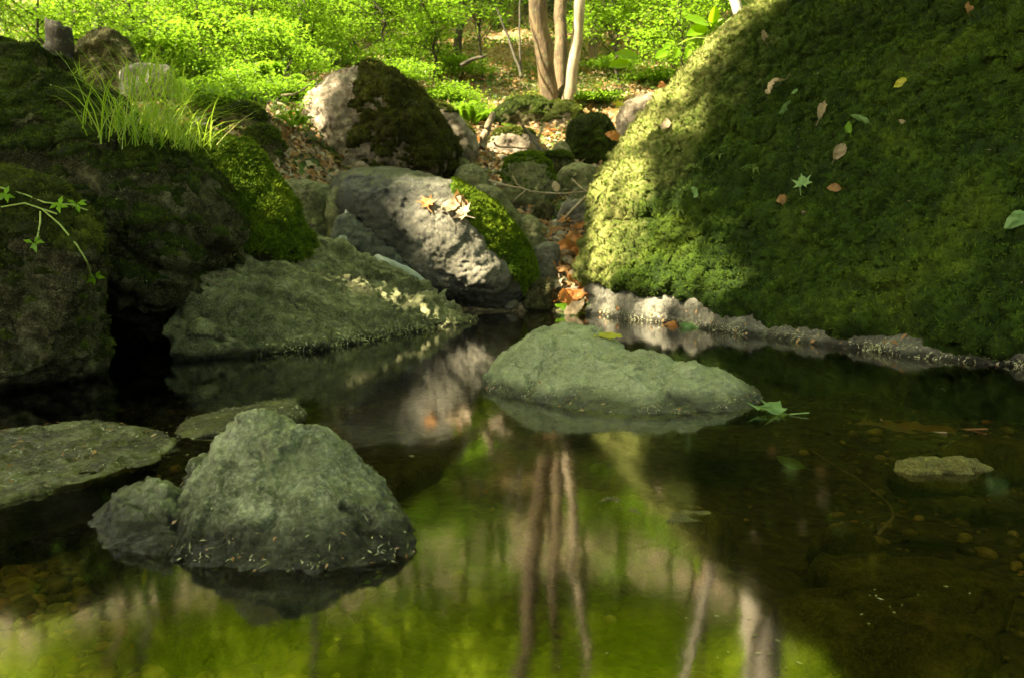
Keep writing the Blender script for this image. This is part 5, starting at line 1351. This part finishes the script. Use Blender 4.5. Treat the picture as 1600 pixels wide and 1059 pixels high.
# runners on the near left boulder
def runner(label, lines, leaves_, rock_, seed):
    parts = []
    for ln in lines:
        pts = []
        for (px, py) in ln:
            h = surf(px, py, rock_); pts.append((h[0] + h[1] * .012) if h else P(px, py, 2.5))
        pts = np.array(pts); pp = np.vstack([pts[j] * (1 - t_) + pts[j + 1] * t_ for j in range(len(pts) - 1) for t_ in np.arange(5) / 5] + [pts[-1]])
        parts.append(tube(pp, .0026, 5))
    b0 = parts[0][0][0]
    t = empty('creeping_plant', b0); tag(t, label, 'plant')
    tv, tf = join(parts); mesh_np('stem', tv, tf, 'stem', parent=t)
    rr_ = np.random.default_rng(seed); PP = []
    for (px, py) in leaves_:
        h = surf(px, py, rock_); q = (h[0] + h[1] * .02) if h else P(px, py, 2.5)
        for k in range(5): PP.append(q + rr_.normal(size=3) * .003)
    PP = np.array(PP); a = np.arange(len(PP)) * 1.2566
    D = np.stack([np.cos(a), -.3 + 0 * a, np.sin(a)], 1); N = np.tile([.1, -1., .5], (len(PP), 1)) + rr_.normal(size=(len(PP), 3)) * .2
    V, T1 = leafcards(PP, N, D, .030, .014, .1)
    mesh_np('leaves', V, T1, 'leaf_near', parent=t)


runner('pale green runners with leaflets trailing over the round half-mossed boulder', [[(2, 298), (40, 305), (70, 318), (110, 325), (132, 330)], [(62, 330), (60, 350), (60, 372)], [(68, 328), (95, 355), (120, 380), (132, 405), (137, 432)], [(0, 318), (45, 322), (88, 338)]],
       [(60, 374), (88, 330), (118, 328), (140, 432), (10, 308)], nearl, 3)
# tiny plants in the moss of the huge boulder
for q, (px, py) in enumerate([(1124, 245), (1090, 262), (1060, 330), (1180, 270)]):
    h = surf(px, py, bigb); c = h[0]
    rr_ = np.random.default_rng(q); n = 9; a = rr_.random(n) * 6.28
    V, T1 = leafcards(np.tile(c + h[1] * .035, (n, 1)), np.tile([0, -.5, 1.], (n, 1)), np.stack([np.cos(a), np.sin(a), .2 + 0 * a], 1), .07, .022, .3)
    tag(mesh_np('seedling', V, T1, 'leaf_cover', loc=tuple(c)), ['small green seedling in the moss above the light green oval leaf', 'tiny green seedling on the sunlit edge of the huge boulder', 'low green sprig in the moss below the light green oval leaf', 'little green sprig left of the green maple leaf'][q], 'seedling')

# dry grass stems and needles on the moss
def litter_on(rock_, n, f, Lr, wd, mat, name, label, seed, lift=.004, flat=True):
    V, N = RV[rock_.name]; px, py = toP(V); w_ = f(V, N, px, py).astype(float)
    r = np.random.default_rng(seed); k = r.choice(len(V), n, p=w_ / w_.sum())
    p = V[k] + r.normal(size=(n, 3)) * .0025 + N[k] * lift
    nn = N[k] + r.normal(size=(n, 3)) * .22
    VV, T1 = leafcards(p, nn, r.normal(size=(n, 3)), Lr * (.3 + 1.2 * r.random(n) ** 1.5), wd * (.5 + .8 * r.random(n)), .1)
    return tag(mesh_np(name, VV, T1, mat, smooth=False), label, 'debris', kind='stuff')


vis = lambda N: (N[:, 1] < .3)
litter_on(bigb, 900, lambda V, N, px, py: (V[:, 2] > .2) & vis(N), .022, .004, 'leaf_pale', 'needle_debris', 'fine pale needles and scraps caught in the moss of the huge boulder', 1, .045)
litter_on(bigb, 2600, lambda V, N, px, py: np.exp(-((V[:, 2] - .012) / .028) ** 2) * (V[:, 2] > -.004) * vis(N) * np.clip(fbm(V, 5, 3, 3) + .25, 0, 1), .014, .0045, 'seed', 'seed_debris', 'pale seed husks washed along the foot of the huge boulder', 2)
litter_on(slab1, 650, lambda V, N, px, py: (N[:, 2] > .4) & (V[:, 2] > -.004) & (fbm(V, 14, 2) > -.12), .008, .0026, 'seed_pale', 'seed_debris', 'pale seed husks scattered over the broad olive slab', 3, .0)
litter_on(slab2, 160, lambda V, N, px, py: (N[:, 2] > .3) & (V[:, 2] > -.004), .009, .0028, 'seed_pale', 'seed_debris', 'pale seed husks on the narrow flat stone', 4, .002)
litter_on(front, 110, lambda V, N, px, py: np.clip(fbm(V, 16, 2, 3) + .05, 0, 1) * np.exp(-((V[:, 2] - .006) / .008) ** 2) * (V[:, 2] > -.003) * vis(N), .007, .002, 'seed', 'seed_debris', 'pale husks and bits along the waterline of the pointed rock', 5, .003)
litter_on(front, 110, lambda V, N, px, py: (V[:, 2] > .0) * np.exp(-V[:, 2] / .05) * vis(N), .012, .002, 'wetseed', 'stalk_debris', 'fine dry stalks sticking to the pointed rock', 6, .003)
litter_on(midr, 420, lambda V, N, px, py: np.clip(fbm(V, 9, 2, 3) + .2, 0, 1) * np.exp(-((V[:, 2] - .010) / .018) ** 2) * (V[:, 2] > -.002) * vis(N), .009, .0028, 'seed', 'seed_debris', 'pale husks along the waterline of the smooth rock', 7, .003)
litter_on(slope, 1700, lambda V, N, px, py: np.exp(-((V[:, 2] - .02) / .03) ** 2) * (V[:, 2] > -.002) * vis(N) * sstep(380, 520, px), .016, .006, 'wetseed', 'seed_debris', 'olive and pale husks along the foot of the sloping rock', 8, .003)
litter_on(leftb, 500, lambda V, N, px, py: (N[:, 2] > .1) & vis(N), .02, .004, 'wetseed', 'needle_debris', 'fine pale scraps on the crest of the dark left boulder', 9, .02)

litter_on(front, 45, lambda V, N, px, py: (V[:, 2] > -.002) * np.exp(-V[:, 2] / .012) * vis(N), .010, .004, 'leaf_brown', 'leaf_debris', 'brown leaf scraps along the waterline of the pointed rock', 21, .003)
litter_on(midr, 60, lambda V, N, px, py: (V[:, 2] > -.002) * np.exp(-V[:, 2] / .015) * vis(N), .013, .005, 'leaf_brown', 'leaf_debris', 'brown leaf scraps along the waterline of the smooth rock', 22, .003)
litter_on(bigb, 110, lambda V, N, px, py: np.exp(-((V[:, 2] - .03) / .04) ** 2) * (V[:, 2] > 0) * vis(N), .045, .02, 'leaf_brown', 'leaf_debris', 'brown leaf scraps at the foot of the huge boulder', 23, .006)
litter_on(slab1, 60, lambda V, N, px, py: (N[:, 2] > .4) & (V[:, 2] > -.002), .018, .008, 'leaf_brown', 'leaf_debris', 'brown leaf scraps on the broad olive slab', 24, .002)
r = np.random.default_rng(808)
x = r.uniform(-1.3, 1.9, 9000); y = r.uniform(.8, 4.9, 9000); p = np.stack([x, y, x * 0 + .0015], 1)
k_ = fbm(p * [1.0, 2.4, 1], 1.5, 4, 12) + .25 * fbm(p, 8, 2, 3) > .30
p = p[k_][:700]
V, T1 = leafcards(p, np.tile([0, 0, 1.], (len(p), 1)) + r.normal(size=p.shape) * .03, r.normal(size=p.shape) * [1, .5, 0], .007 * (.3 + 1.2 * r.random(len(p)) ** 2), .0025, 0)
tag(mesh_np('floating_debris', V, T1, 'wetseed', smooth=False), 'fine pollen flecks and husks drifting on the pool', 'debris', kind='stuff')
# small cascade and a trickle
def ribbon(pl, wd, name, label, mat='cascade'):
    pts = np.array([P(*x) for x in pl]); pp = np.vstack([pts[j] * (1 - t_) + pts[j + 1] * t_ for j in range(len(pts) - 1) for t_ in np.arange(6) / 6] + [pts[-1]])
    for _ in range(4): pp[1:-1] = (pp[:-2] + pp[1:-1] * 2 + pp[2:]) / 4
    V, F, Tq = tube(pp, np.linspace(wd * .8, wd, len(pp)), 14)
    c = np.repeat(pp, 14, 0); V[:-1] = c + (V[:-1] - c) * [1, .4, .8]; V += fbm(V * [6, 1, .6], 3, 3)[:, None] * wd * .3
    return tag(mesh_np(name, V, [F, Tq], mat), label, 'cascade', kind='structure')


ribbon([(540, 292, 5.6), (546, 312, 5.4), (545, 335, 5.25), (540, 358, 5.2), (535, 378, 5.15)], .035, 'water_cascade', 'thin veil of water dropping between the blocky rock and the stream boulder')
ribbon([(588, 402, 4.95), (615, 412, 4.85), (640, 425, 4.8), (662, 445, 4.78), (680, 466, 4.76)], .03, 'water_trickle', 'narrow trickle sliding between the stream boulder and the sloping rock')
